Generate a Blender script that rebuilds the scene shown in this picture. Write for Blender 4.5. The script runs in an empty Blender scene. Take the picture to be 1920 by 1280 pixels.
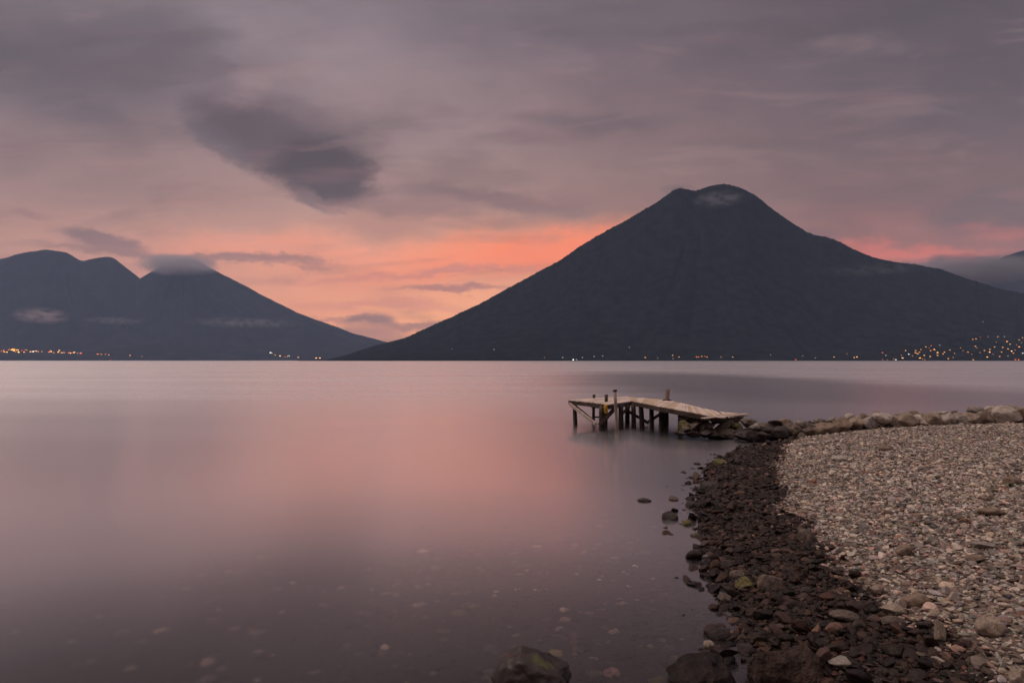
import bpy, bmesh, math, random
import numpy as np
from mathutils import Vector, Matrix, noise

random.seed(7)
rng = np.random.default_rng(7)
scene = bpy.context.scene
COL = scene.collection

# ------------------------------------------------------------------ camera
F = 1280.0                    # focal length in pixels of a 1920 wide frame
HZ = 675.5                    # row of the horizon
H = 2.4                       # eye height above the lake
PITCH = math.atan((HZ - 640.0) / F)
cam_data = bpy.data.cameras.new("camera")
cam = bpy.data.objects.new("camera", cam_data)
COL.objects.link(cam)
cam.location = (0, 0, H)
cam.rotation_euler = (math.pi / 2 + PITCH, 0, 0)
cam_data.sensor_width = 36.0
cam_data.lens = 36.0 * F / 1920.0
cam_data.clip_start = 0.1
cam_data.clip_end = 80000.0
scene.camera = cam


def ray(px, py):
    """slopes (X/Y, Z/Y) of the world ray through a pixel"""
    cx, cz = (px - 960.0) / F, (640.0 - py) / F
    y = math.cos(PITCH) - cz * math.sin(PITCH)
    z = math.sin(PITCH) + cz * math.cos(PITCH)
    return cx / y, z / y


def at(px, py, Y):
    a, b = ray(px, py)
    return Vector((a * Y, Y, H + b * Y))


def on_level(px, py, z):
    a, b = ray(px, py)
    Y = (z - H) / b
    return Vector((a * Y, Y, z))


# ------------------------------------------------------------------ world
SUN_EL, SUN_AZ = math.radians(50.0), math.radians(-78.0)   # azimuth from +Y towards +X
world = bpy.data.worlds.new("World")
scene.world = world
world.use_nodes = True
WN, WL = world.node_tree.nodes, world.node_tree.links
WN.clear()


def s2l(c):
    return tuple((v / 255.0 / 12.92) if v / 255.0 <= 0.04045 else ((v / 255.0 + 0.055) / 1.055) ** 2.4 for v in c) + (1.0,)


def wset(sock, v):
    if hasattr(v, "is_linked"):
        WL.new(v, sock)
    else:
        sock.default_value = v


def M(op, a, b=0.0, c=0.0, clamp=False):
    n = WN.new("ShaderNodeMath")
    n.operation = op
    n.use_clamp = clamp
    wset(n.inputs[0], a)
    wset(n.inputs[1], b)
    wset(n.inputs[2], c)
    return n.outputs[0]


def smooth(x, lo, hi):
    n = WN.new("ShaderNodeMapRange")
    n.interpolation_type = "SMOOTHSTEP"
    wset(n.inputs[0], x)
    n.inputs[1].default_value, n.inputs[2].default_value = lo, hi
    n.inputs[3].default_value, n.inputs[4].default_value = 0.0, 1.0
    return n.outputs[0]


def mixc(f, a, b, mode="MIX"):
    n = WN.new("ShaderNodeMix")
    n.data_type = "RGBA"
    n.blend_type = mode
    wset(n.inputs[0], f)
    wset(n.inputs[6], a)
    wset(n.inputs[7], b)
    return n.outputs[2]


def comb(x, y, z):
    n = WN.new("ShaderNodeCombineXYZ")
    wset(n.inputs[0], x)
    wset(n.inputs[1], y)
    wset(n.inputs[2], z)
    return n.outputs[0]


def wnoise(vec, scale, detail=4.0, rough=0.5, dist=0.0):
    n = WN.new("ShaderNodeTexNoise")
    wset(n.inputs["Vector"], vec)
    n.inputs["Scale"].default_value = scale
    n.inputs["Detail"].default_value = detail
    n.inputs["Roughness"].default_value = rough
    n.inputs["Distortion"].default_value = dist
    return n.outputs["Fac"]


def wramp(f, stops):
    n = WN.new("ShaderNodeValToRGB")
    n.color_ramp.interpolation = "B_SPLINE"
    el = n.color_ramp.elements
    while len(el) < len(stops):
        el.new(0.5)
    for e, (p, c) in zip(el, stops):
        e.position = p
        e.color = s2l(c)
    WL.new(f, n.inputs[0])
    return n.outputs[0]


tc = WN.new("ShaderNodeTexCoord")
sep = WN.new("ShaderNodeSeparateXYZ")
WL.new(tc.outputs["Generated"], sep.inputs[0])
dx, dy, dz = sep.outputs
ysafe = M("MAXIMUM", dy, 0.08)
gx = M("DIVIDE", dx, ysafe)
gz = M("DIVIDE", dz, ysafe)
front = smooth(dy, 0.12, 0.4)
# cloud-edge turbulence
nvec = comb(M("MULTIPLY", gx, 1.0), M("MULTIPLY", gz, 2.0), 0.0)
w1 = M("SUBTRACT", wnoise(nvec, 7.0, 8.0, 0.68), 0.5)
w2 = M("SUBTRACT", wnoise(comb(gx, M("MULTIPLY", gz, 2.0), 5.3), 7.0, 8.0, 0.68), 0.5)
ux = M("ADD", gx, M("MULTIPLY", w1, 0.13))
uz = M("ADD", gz, M("MULTIPLY", w2, 0.07))


def blob(px, py, rx, ry, rot=0.0, soft=0.6, warped=True):
    """soft ellipse in the sky: centre and radii in photograph pixels, rot in degrees (positive = rising to the right)"""
    cx, cz = (px - 960.0) / F, (HZ - py) / F
    a, b = (ux, uz) if warped else (gx, gz)
    X, Z = M("SUBTRACT", a, cx), M("SUBTRACT", b, cz)
    c, s = math.cos(math.radians(rot)), math.sin(math.radians(rot))
    U = M("DIVIDE", M("ADD", M("MULTIPLY", X, c), M("MULTIPLY", Z, s)), rx / F)
    V = M("DIVIDE", M("SUBTRACT", M("MULTIPLY", Z, c), M("MULTIPLY", X, s)), ry / F)
    d = M("SQRT", M("ADD", M("MULTIPLY", U, U), M("MULTIPLY", V, V)))
    return M("MULTIPLY", M("SUBTRACT", 1.0, smooth(d, 1.0 - soft, 1.0 + soft)), front)


# vertical gradients for the left and the right half of the view (position = Z/Y slope over 0.6)
el = M("DIVIDE", M("ADD", gz, 0.0), 0.6, clamp=True)
left = wramp(el, [(0.0, (226, 158, 136)), (0.10, (222, 156, 136)), (0.20, (208, 152, 138)), (0.32, (182, 144, 138)),
                  (0.46, (163, 137, 139)), (0.65, (146, 128, 136)), (0.85, (132, 120, 128)), (1.0, (128, 118, 126))])
right = wramp(el, [(0.0, (128, 100, 100)), (0.2, (136, 100, 98)), (0.34, (122, 95, 97)), (0.5, (117, 97, 101)),
                   (0.7, (110, 94, 101)), (0.88, (101, 89, 98)), (1.0, (98, 88, 97))])
sky = mixc(smooth(M("ADD", gx, M("MULTIPLY", w1, 0.15)), -0.30, 0.50), left, right)


def paint(col, f, rgb, amount):
    return mixc(M("MULTIPLY", f, amount), col, s2l(rgb))


# afterglow
sky = paint(sky, blob(770, 560, 380, 100, 4, 0.9), (246, 168, 130), 0.88)
sky = paint(sky, blob(960, 475, 240, 36, 7, 0.95), (254, 140, 92), 0.88)
sky = paint(sky, blob(1040, 462, 120, 24, 12, 0.9), (255, 134, 90), 0.6)
sky = paint(sky, blob(830, 585, 170, 40, 14, 0.9), (255, 180, 134), 0.7)
sky = paint(sky, blob(400, 440, 260, 34, -4, 0.9), (206, 156, 144), 0.5)
sky = paint(sky, blob(540, 470, 240, 26, -3, 0.9), (248, 160, 132), 0.6)
sky = paint(sky, blob(1715, 476, 150, 13, 0, 0.9), (228, 116, 98), 0.95)
sky = paint(sky, blob(1800, 445, 300, 50, 0, 0.9), (160, 102, 98), 0.5)
sky = paint(sky, blob(1900, 432, 80, 9, 0, 0.8), (196, 112, 102), 0.45)
# broad lighter and darker passages of the upper deck
sky = paint(sky, blob(560, 60, 260, 110, -20, 0.9), (162, 146, 154), 0.55)
sky = paint(sky, blob(760, 210, 220, 120, 10, 0.9), (158, 138, 144), 0.5)
sky = paint(sky, blob(110, 320, 260, 70, -8, 0.9), (138, 116, 120), 0.75)
sky = paint(sky, blob(1350, 160, 420, 130, 6, 0.9), (126, 106, 112), 0.4)
sky = paint(sky, blob(1850, 110, 330, 150, 12, 0.9), (90, 82, 90), 0.6)
sky = paint(sky, blob(960, 20, 300, 60, 0, 0.9), (120, 108, 118), 0.4)
# dark clouds
sky = paint(sky, blob(20, 110, 250, 90, -12, 0.8), (98, 90, 98), 0.85)
sky = paint(sky, blob(250, 60, 130, 60, 0, 0.8), (104, 98, 108), 0.6)
sky = paint(sky, blob(330, 150, 230, 90, -14, 0.8), (120, 106, 115), 0.6)
sky = paint(sky, blob(500, 215, 110, 40, -10, 0.8), (114, 98, 107), 0.7)
sky = paint(sky, blob(475, 145, 40, 22, 0, 0.9), (160, 140, 146), 0.6)
sky = paint(sky, blob(440, 190, 36, 26, 0, 0.9), (158, 138, 144), 0.5)
sky = paint(sky, blob(530, 282, 190, 58, -27, 0.34), (92, 79, 86), 0.92)
sky = paint(sky, blob(610, 272, 92, 44, -8, 0.6), (100, 87, 94), 0.8)
sky = paint(sky, blob(605, 318, 100, 56, -18, 0.36), (76, 66, 71), 0.95)
sky = paint(sky, blob(400, 258, 66, 24, -28, 0.35), (104, 94, 104), 0.7)
sky = paint(sky, blob(655, 335, 50, 30, 10, 0.4), (80, 69, 75), 0.9)
sky = paint(sky, blob(640, 232, 100, 34, -4, 0.9), (118, 103, 110), 0.5)
sky = paint(sky, blob(590, 374, 40, 14, -35, 0.5), (122, 104, 110), 0.85)
sky = paint(sky, blob(630, 392, 26, 6, -20, 0.6), (150, 118, 120), 0.8)
sky = paint(sky, blob(225, 275, 46, 18, 0, 0.7), (128, 108, 114), 0.5)
sky = paint(sky, blob(930, 372, 165, 20, -3, 0.6), (126, 104, 110), 0.9)
sky = paint(sky, blob(770, 388, 120, 17, -3, 0.6), (140, 112, 116), 0.8)
sky = paint(sky, blob(1120, 226, 130, 18, -4, 0.7), (108, 94, 102), 0.75)
sky = paint(sky, blob(1500, 330, 60, 14, 0, 0.8), (112, 94, 100), 0.4)
sky = paint(sky, blob(1830, 395, 90, 34, 14, 0.7), (100, 88, 94), 0.75)
sky = paint(sky, blob(1910, 395, 40, 22, 0, 0.7), (100, 88, 94), 0.6)
sky = paint(sky, blob(185, 447, 84, 15, -8, 0.45), (128, 104, 112), 0.85)
sky = paint(sky, blob(330, 478, 270, 9, -4, 0.6), (138, 108, 112), 0.8)
sky = paint(sky, blob(480, 490, 110, 9, -2, 0.6), (160, 118, 118), 0.7)
sky = paint(sky, blob(30, 398, 50, 6, -6, 0.6), (146, 116, 122), 0.6)
sky = paint(sky, blob(320, 355, 70, 8, 0, 0.7), (150, 122, 126), 0.5)
sky = paint(sky, blob(800, 509, 200, 6, 3, 0.7), (212, 134, 122), 0.8)
sky = paint(sky, blob(840, 541, 110, 7, 0, 0.6), (176, 116, 112), 0.9)
sky = paint(sky, blob(720, 575, 150, 9, 0, 0.7), (216, 142, 128), 0.7)
sky = paint(sky, blob(700, 606, 60, 11, 0, 0.55), (140, 104, 110), 0.95)
sky = paint(sky, blob(790, 612, 70, 9, 6, 0.6), (156, 112, 112), 0.9)
sky = paint(sky, blob(690, 632, 80, 14, 0, 0.7), (152, 112, 114), 0.8)
sky = paint(sky, blob(600, 603, 46, 6, 0, 0.6), (190, 128, 120), 0.8)
sky = paint(sky, blob(1840, 498, 170, 22, 2, 0.5), (62, 50, 55), 0.95)
sky = paint(sky, blob(1000, 255, 110, 14, 8, 0.9), (116, 98, 104), 0.5)
sky = paint(sky, blob(715, 425, 90, 22, 0, 0.9), (160, 120, 114), 0.5)
sky = paint(sky, blob(1250, 90, 260, 26, -10, 0.9), (106, 92, 99), 0.4)
sky = paint(sky, blob(1560, 260, 260, 22, 6, 0.9), (104, 88, 94), 0.45)
sky = paint(sky, blob(1650, 30, 260, 30, 12, 0.9), (84, 76, 82), 0.5)
sky = paint(sky, blob(1500, 440, 90, 16, 0, 0.9), (104, 84, 88), 0.5)
# thin streaks of high cloud, stretched along the horizon, and soft mottling
streak = wnoise(comb(M("MULTIPLY", gx, 1.0), M("MULTIPLY", gz, 7.0), 2.0), 4.5, 6.0, 0.55, 0.3)
sky = mixc(M("MULTIPLY", M("MULTIPLY", smooth(streak, 0.50, 0.72), front), M("SUBTRACT", 0.42, M("MULTIPLY", el, 0.34))),
           sky, s2l((150, 112, 114)))
mott = wnoise(tc.outputs["Generated"], 4.0, 7.0, 0.55, 0.4)
mott2 = wnoise(comb(M("ADD", gx, M("MULTIPLY", gz, 0.5)), M("MULTIPLY", gz, 1.8), 0.0), 9.0, 6.0, 0.55, 0.2)
mv = M("ADD", M("ADD", 0.75, M("MULTIPLY", mott, 0.22)), M("MULTIPLY", mott2, 0.28))
slant = wnoise(comb(M("ADD", gx, M("MULTIPLY", gz, 1.6)), M("MULTIPLY", M("SUBTRACT", gz, M("MULTIPLY", gx, 0.14)), 5.0), 9.0), 3.2, 6.0, 0.55, 0.5)
sky = mixc(M("MULTIPLY", M("MULTIPLY", smooth(slant, 0.50, 0.68), front), 0.30), sky, s2l((94, 82, 90)))
sky = mixc(M("MULTIPLY", M("MULTIPLY", M("SUBTRACT", 1.0, smooth(slant, 0.30, 0.46)), front), 0.22), sky, s2l((176, 146, 148)))
sky = mixc(1.0, sky, comb(mv, mv, mv), "MULTIPLY")
gf = M("SUBTRACT", 1.0, smooth(gz, 0.03, 0.5))          # the afterglow low in the west is the brightest sky
sky = mixc(1.0, sky, comb(M("ADD", 0.96, M("MULTIPLY", gf, 0.62)), M("ADD", 0.91, M("MULTIPLY", gf, 0.42)), M("ADD", 0.86, M("MULTIPLY", gf, 0.18))), "MULTIPLY")
# out-of-frame overcast above and behind the viewer, brightened overhead to light beach and jetty
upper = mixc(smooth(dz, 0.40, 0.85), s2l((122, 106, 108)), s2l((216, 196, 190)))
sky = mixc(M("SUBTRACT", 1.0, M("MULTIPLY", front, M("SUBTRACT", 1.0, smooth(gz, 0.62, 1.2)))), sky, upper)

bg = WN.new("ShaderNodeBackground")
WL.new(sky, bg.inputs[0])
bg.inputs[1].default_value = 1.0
st = WN.new("ShaderNodeTexSky")
st.sky_type = "NISHITA"
st.sun_disc = False
st.sun_elevation = math.radians(1.0)
st.sun_rotation = math.radians(8.0)
st.altitude = 1560.0
bg2 = WN.new("ShaderNodeBackground")
WL.new(st.outputs[0], bg2.inputs[0])
bg2.inputs[1].default_value = 0.008
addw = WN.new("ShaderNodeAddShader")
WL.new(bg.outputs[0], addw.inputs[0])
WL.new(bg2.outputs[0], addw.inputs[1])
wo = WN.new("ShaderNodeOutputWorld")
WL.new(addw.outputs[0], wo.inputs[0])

# ------------------------------------------------------------------ sun: last diffuse light through the cloud deck
sd = bpy.data.lights.new("sun", "SUN")
sd.energy = 1.15
sd.angle = math.radians(22)
sd.color = (1.0, 0.80, 0.68)
sun = bpy.data.objects.new("sun", sd)
COL.objects.link(sun)
v = Vector((math.sin(SUN_AZ) * math.cos(SUN_EL), math.cos(SUN_AZ) * math.cos(SUN_EL), math.sin(SUN_EL)))
sun.rotation_euler = v.to_track_quat("Z", "Y").to_euler()
sun.location = v * 50

scene.view_settings.view_transform = "Standard"
scene.view_settings.look = "None"
scene.view_settings.exposure = 0.0
scene.view_settings.gamma = 1.0
scene.cycles.use_denoising = True
scene.cycles.max_bounces = 7
scene.cycles.volume_bounces = 2
scene.cycles.caustics_reflective = False
scene.cycles.sample_clamp_indirect = 4.0


# ------------------------------------------------------------------ helpers
def tag(o, label=None, cat=None, group=None, kind=None):
    if label: o["label"] = label
    if cat: o["category"] = cat
    if group: o["group"] = group
    if kind: o["kind"] = kind
    return o


def link_mesh(name, me, mat=None, parent=None):
    o = bpy.data.objects.new(name, me)
    COL.objects.link(o)
    if mat is not None:
        me.materials.append(mat)
    if parent is not None:
        o.parent = parent
    return o


def grid_mesh(name, P, smooth_shade=True):
    """P: (rows, cols, 3) array"""
    r, c = P.shape[:2]
    me = bpy.data.meshes.new(name)
    idx = np.arange(r * c).reshape(r, c)
    q = np.stack([idx[:-1, :-1], idx[:-1, 1:], idx[1:, 1:], idx[1:, :-1]], -1).reshape(-1, 4)
    me.vertices.add(r * c)
    me.vertices.foreach_set("co", P.reshape(-1).astype(np.float32))
    me.loops.add(q.size)
    me.loops.foreach_set("vertex_index", q.reshape(-1).astype(np.int32))
    me.polygons.add(len(q))
    me.polygons.foreach_set("loop_start", (np.arange(len(q)) * 4).astype(np.int32))
    me.polygons.foreach_set("loop_total", np.full(len(q), 4, np.int32))
    me.polygons.foreach_set("use_smooth", np.full(len(q), smooth_shade, bool))
    me.update(calc_edges=True)
    return me


def fbm2(x, y, scale, octaves=4, seed=0):
    """numpy value noise, roughly -1..1"""
    out = np.zeros_like(x, dtype=float)
    amp, tot = 1.0, 0.0
    for o in range(octaves):
        f = scale * 2 ** o
        X, Y = x * f + 37.1 * o + seed * 11.3, y * f + 91.7 * o + seed * 5.7
        xi, yi = np.floor(X), np.floor(Y)
        fx, fy = X - xi, Y - yi
        fx, fy = fx * fx * (3 - 2 * fx), fy * fy * (3 - 2 * fy)

        def h(a, b):
            n = np.sin(a * 127.1 + b * 311.7 + seed * 17.3 + o * 3.1) * 43758.5453
            return (n - np.floor(n)) * 2 - 1
        v0 = h(xi, yi) * (1 - fx) + h(xi + 1, yi) * fx
        v1 = h(xi, yi + 1) * (1 - fx) + h(xi + 1, yi + 1) * fx
        out += amp * (v0 * (1 - fy) + v1 * fy)
        tot += amp
        amp *= 0.5
    return out / tot


def node_mat(name):
    m = bpy.data.materials.new(name)
    m.use_nodes = True
    nt = m.node_tree
    b = nt.nodes["Principled BSDF"]
    return m, nt, b


def simple_mat(name, c1, c2, scale=4.0, rough=0.85, bump=0.3, bscale=20.0, spec=0.3, stretch=(1, 1, 1), dist=0.02, detail=6.0):
    m, nt, b = node_mat(name)
    tcn = nt.nodes.new("ShaderNodeTexCoord")
    mp = nt.nodes.new("ShaderNodeMapping")
    mp.inputs["Scale"].default_value = stretch
    nt.links.new(tcn.outputs["Object"], mp.inputs[0])
    n = nt.nodes.new("ShaderNodeTexNoise")
    n.inputs["Scale"].default_value = scale
    n.inputs["Detail"].default_value = detail
    nt.links.new(mp.outputs[0], n.inputs["Vector"])
    r = nt.nodes.new("ShaderNodeValToRGB")
    r.color_ramp.elements[0].position, r.color_ramp.elements[1].position = 0.33, 0.67
    r.color_ramp.elements[0].color = tuple(c1) + (1,)
    r.color_ramp.elements[1].color = tuple(c2) + (1,)
    nt.links.new(n.outputs["Fac"], r.inputs[0])
    nt.links.new(r.outputs[0], b.inputs["Base Color"])
    b.inputs["Roughness"].default_value = rough
    b.inputs["Specular IOR Level"].default_value = spec
    n2 = nt.nodes.new("ShaderNodeTexNoise")
    n2.inputs["Scale"].default_value = bscale
    n2.inputs["Detail"].default_value = 6.0
    nt.links.new(mp.outputs[0], n2.inputs["Vector"])
    bp = nt.nodes.new("ShaderNodeBump")
    bp.inputs["Strength"].default_value = bump
    bp.inputs["Distance"].default_value = dist
    nt.links.new(n2.outputs["Fac"], bp.inputs["Height"])
    nt.links.new(bp.outputs[0], b.inputs["Normal"])
    return m


# ------------------------------------------------------------------ mountains
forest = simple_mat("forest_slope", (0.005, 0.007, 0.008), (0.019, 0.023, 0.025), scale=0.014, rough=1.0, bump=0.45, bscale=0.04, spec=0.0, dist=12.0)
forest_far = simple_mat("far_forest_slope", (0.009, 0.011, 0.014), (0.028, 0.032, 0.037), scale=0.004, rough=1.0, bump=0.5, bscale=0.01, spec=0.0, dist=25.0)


class Mountain:
    def __init__(self, name, prof, Yshore, Yridge, depth, x0, x1, step, rows, mat, label, gully=30.0, peak=None, tree=1.0, p=1.25, seed=1):
        px = np.arange(x0, x1 + 0.01, step)
        pr = np.array(prof, float)
        py = np.interp(px, pr[:, 0], pr[:, 1])
        k = int(max(1, round(10 / step)))                      # soften the corners of the traced ridge
        ker = np.hanning(k * 2 + 3)[1:-1]
        ker /= ker.sum()
        pad = len(ker) // 2
        py = np.convolve(np.pad(py, pad, mode="edge"), ker, mode="valid")
        hgt = np.clip((HZ - py) / 60.0, 0, 1)
        py = py - hgt * (fbm2(px, px * 0, 0.02, 4, seed) * 3.0 + 0.5 * tree * np.abs(fbm2(px, px * 0, 0.6, 2, seed + 3)) * 5.5)
        ab = np.array([ray(a, b) for a, b in zip(px, py)])
        self.t, self.s = ab[:, 0], np.maximum(ab[:, 1], 0.0002)
        self.Ys = Yshore * (1 + 0.05 * fbm2(px, px * 0, 0.008, 3, seed + 5))
        self.Yr, self.p = Yridge, p
        q = np.linspace(0, 1, rows)
        back = np.linspace(0, 1, rows // 3)[1:]
        Y = self.Ys[None, :] + (Yridge - self.Ys[None, :]) * q[:, None]
        X = self.t[None, :] * Y
        Z = self.s[None, :] * Y * self.g(q)[:, None]
        if peak is None:
            peak = 0.5 * (x0 + x1)
        pkx = ray(peak, 0)[0] * Yridge
        ang = np.arctan2(X - pkx, Yridge + 300 - Y)
        env = (q * (1 - q) * 4)[:, None] * np.clip(self.s / 0.06, 0, 1)[None, :]
        gl = np.abs(fbm2(ang * 9, Y * 0.0004, 1.0, 3, seed + 9)) * 2 - 0.6
        Z = Z + env * gully * gl + env * gully * 0.25 * fbm2(X, Y, 0.004, 3, seed + 2)
        Z[0] = -6.0
        Yb = Yridge + depth * back[:, None] + 0 * self.t[None, :]
        Zb = self.s[None, :] * Yridge * (1 - back[:, None]) ** 1.3 - 8 * back[:, None]
        P = np.concatenate([np.stack([X, Y, Z + H * q[:, None]], -1),
                            np.stack([self.t[None, :] * Yridge + 0 * Yb, Yb, Zb], -1)], 0)
        self.P = P
        me = grid_mesh(name, P[:, ::-1])
        o = link_mesh(name, me, mat)
        tag(o, label, "volcano" if "volcano" in label else "hill", kind="structure")
        self.o = o

    def g(self, q):
        return np.clip(q, 0, 1) ** self.p

    def anchor(self, px, py):
        """ground point seen at a pixel of the front slope"""
        a, b = ray(px, min(py, HZ - 0.8))
        i = int(np.argmin(np.abs(self.t - a)))
        rows = [k for k in range(self.P.shape[0]) if self.P[k, i, 1] <= self.Yr]
        el = np.array([(self.P[k, i, 2] - H) / self.P[k, i, 1] for k in rows])
        for k in range(1, len(rows)):
            if el[k] >= b:
                f = (b - el[k - 1]) / max(el[k] - el[k - 1], 1e-9)
                p = self.P[rows[k - 1], i] * (1 - f) + self.P[rows[k], i] * f
                return Vector((a * p[1], p[1], max(p[2], 0.5)))
        p = self.P[rows[1], i]
        return Vector((a * p[1], p[1], max(p[2], 0.5)))


big = Mountain("mountain", [(500, 677), (600, 676), (622, 672), (660, 662), (700, 649), (760, 634), (830, 603), (900, 569), (960, 538), (1000, 516), (1050, 487),
                            (1100, 453), (1150, 427), (1190, 406), (1230, 381), (1262, 358), (1275, 354), (1305, 360), (1330, 351), (1358, 347),
                            (1385, 351), (1415, 366), (1440, 386), (1475, 411), (1520, 438), (1570, 453), (1640, 483), (1690, 494), (1760, 505),
                            (1800, 518), (1870, 540), (1930, 556), (2100, 590), (2400, 640), (2700, 668)],
               3500, 5400, 3500, 560, 2650, 1.6, 80, forest,
               "large dark forested volcano rising across the lake behind the jetty", gully=22, peak=1345, tree=1.0, seed=3)
shoulder = Mountain("mountain", [(-1300, 640), (-900, 560), (-500, 520), (-150, 500), (0, 486), (40, 475), (88, 468), (125, 474), (153, 491), (175, 485), (192, 481), (212, 483),
                                 (230, 496), (263, 522), (300, 545), (400, 585), (520, 625), (640, 652), (740, 672)],
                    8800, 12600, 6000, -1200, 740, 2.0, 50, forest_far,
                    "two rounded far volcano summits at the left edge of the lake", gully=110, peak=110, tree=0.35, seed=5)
cone = Mountain("mountain", [(60, 672), (150, 630), (210, 560), (262, 522), (290, 506), (320, 489), (345, 484), (368, 487), (390, 500), (430, 520), (480, 548), (520, 569), (560, 588),
                             (610, 607), (660, 624), (700, 634), (740, 645), (820, 668), (900, 674)],
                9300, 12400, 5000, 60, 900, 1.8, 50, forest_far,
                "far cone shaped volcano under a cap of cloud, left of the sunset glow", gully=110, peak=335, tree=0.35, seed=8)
lowhill = Mountain("hill", [(-900, 640), (-300, 650), (0, 653), (120, 650), (250, 645), (330, 644), (350, 647), (380, 660), (440, 671), (470, 674)],
                   8200, 9200, 1200, -900, 470, 2.0, 24, forest_far, "low dark headland at the foot of the left volcano", gully=10, peak=200, tree=0.4, seed=11)
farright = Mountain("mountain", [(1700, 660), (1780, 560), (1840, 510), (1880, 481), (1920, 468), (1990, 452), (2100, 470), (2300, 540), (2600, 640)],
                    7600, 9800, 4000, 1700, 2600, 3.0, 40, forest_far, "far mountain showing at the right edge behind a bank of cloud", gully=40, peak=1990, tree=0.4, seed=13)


# ------------------------------------------------------------------ shoreline, beach and lake bed
SHORE = [on_level(*p, 0.0) for p in [(1640, 1420), (1500, 1280), (1430, 1205), (1392, 1130), (1352, 1060), (1326, 1000), (1318, 950), (1322, 920), (1335, 885), (1360, 857), (1420, 838), (1486, 825)]]
SX = np.array([p.x for p in SHORE])
SY = np.array([p.y for p in SHORE])
WALL = [(7.2, 21.3), (8.6, 21.0), (10.2, 20.9), (12.5, 20.7), (15.5, 20.4), (20.0, 20.0), (30.0, 19.0)]    # causeway centre line
WX = np.array([p[0] for p in WALL])
WY = np.array([p[1] for p in WALL])


def shore_x(y):
    return np.interp(y, SY, SX, left=SX[0])


WET_PIX = [(1500, 812), (1478, 835), (1456, 880), (1462, 920), (1485, 955), (1520, 1000), (1565, 1045), (1615, 1100), (1705, 1160), (1800, 1232), (1850, 1285), (1960, 1380)]


def ground(x, y):
    x, y = np.asarray(x, float), np.asarray(y, float)
    d = x - shore_x(np.minimum(y, 20.4))
    # soften: the shore runs obliquely near the causeway
    d = d + 0.18 * fbm2(x, y, 0.45, 3, 2)
    land = 0.66 * (1 - np.exp(-np.maximum(d, 0) / 3.1))
    sea = -2.6 * (1 - np.exp(np.minimum(d, 0) / 17.0)) + 0.0
    z = np.where(d > 0, land, sea)
    z = z + 0.012 * fbm2(x, y, 1.6, 3, 4)
    # lake again beyond the causeway
    wy = np.interp(x, WX, WY)
    beyond = np.clip((y - wy) / 1.6, 0, 1)
    z = np.where(y > wy, z * (1 - beyond) - 1.3 * beyond * np.clip((y - wy) / 3, 0.3, 2.0), z)
    # causeway of earth and rubble
    top = np.interp(x, [6.3, 7.4, 9.0, 11.5, 15.0, 22.0], [-0.6, 0.36, 0.48, 0.56, 0.74, 0.95])
    k = np.clip(1.25 - np.abs(y - wy) / np.interp(x, [6.5, 9, 12], [0.95, 0.75, 0.72]), 0, 1)
    k = k * k * (3 - 2 * k)
    z = np.maximum(z, -1.4 + (top + 1.4 + 0.03 * fbm2(x, y, 1.5, 3, 6)) * k)
    return z


WET_P = []
for px_, py_ in WET_PIX:
    p_ = on_level(px_, py_, 0.2)
    for _ in range(12):
        p_ = on_level(px_, py_, 0.5 * p_.z + 0.5 * float(ground(p_.x, p_.y)))
    WET_P.append((p_.y, p_.x))
WET_P.sort()
WETY, WETX = np.array([p[0] for p in WET_P]), np.array([p[1] for p in WET_P])


def wetness(x, y, z, jit=0.10):
    e = np.interp(y, WETY, WETX) + 0.28 * fbm2(x, y, 1.0, 3, 21) + 0.16 * fbm2(x, y, 5.0, 2, 25)
    d = e - x + (rng.normal(0, jit, np.shape(x)) if jit else 0)
    return np.where(y > 20.6, np.clip(1 - z / 0.3, 0, 1), np.clip(d / 0.16 + 0.5, 0, 1))


gm, nt, b = node_mat("shingle_bed")
geo = nt.nodes.new("ShaderNodeNewGeometry")
sp = nt.nodes.new("ShaderNodeSeparateXYZ")
nt.links.new(geo.outputs["Position"], sp.inputs[0])
nz = nt.nodes.new("ShaderNodeTexNoise")
nz.inputs["Scale"].default_value = 30.0
nz.inputs["Detail"].default_value = 8.0
nt.links.new(geo.outputs["Position"], nz.inputs["Vector"])
rp = nt.nodes.new("ShaderNodeValToRGB")
rp.color_ramp.elements[0].position, rp.color_ramp.elements[1].position = 0.35, 0.7
rp.color_ramp.elements[0].color = (0.075, 0.052, 0.042, 1)
rp.color_ramp.elements[1].color = (0.20, 0.15, 0.125, 1)
nt.links.new(nz.outputs["Fac"], rp.inputs[0])
# damp ground beside the lake is darker
wa = nt.nodes.new("ShaderNodeAttribute")
wa.attribute_name = "damp"
wr = nt.nodes.new("ShaderNodeMapRange")
wr.inputs[3].default_value, wr.inputs[4].default_value = 1.0, 0.22
nt.links.new(wa.outputs["Fac"], wr.inputs[0])
mm = nt.nodes.new("ShaderNodeMix")
mm.data_type = "RGBA"
mm.blend_type = "MULTIPLY"
mm.inputs[0].default_value = 1.0
nt.links.new(rp.outputs[0], mm.inputs[6])
nt.links.new(wr.outputs[0], mm.inputs[7])
nt.links.new(mm.outputs[2], b.inputs["Base Color"])
b.inputs["Roughness"].default_value = 0.9
bp = nt.nodes.new("ShaderNodeBump")
bp.inputs["Strength"].default_value = 0.8
bp.inputs["Distance"].default_value = 0.02
nt.links.new(nz.outputs["Fac"], bp.inputs["Height"])
nt.links.new(bp.outputs[0], b.inputs["Normal"])


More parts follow.
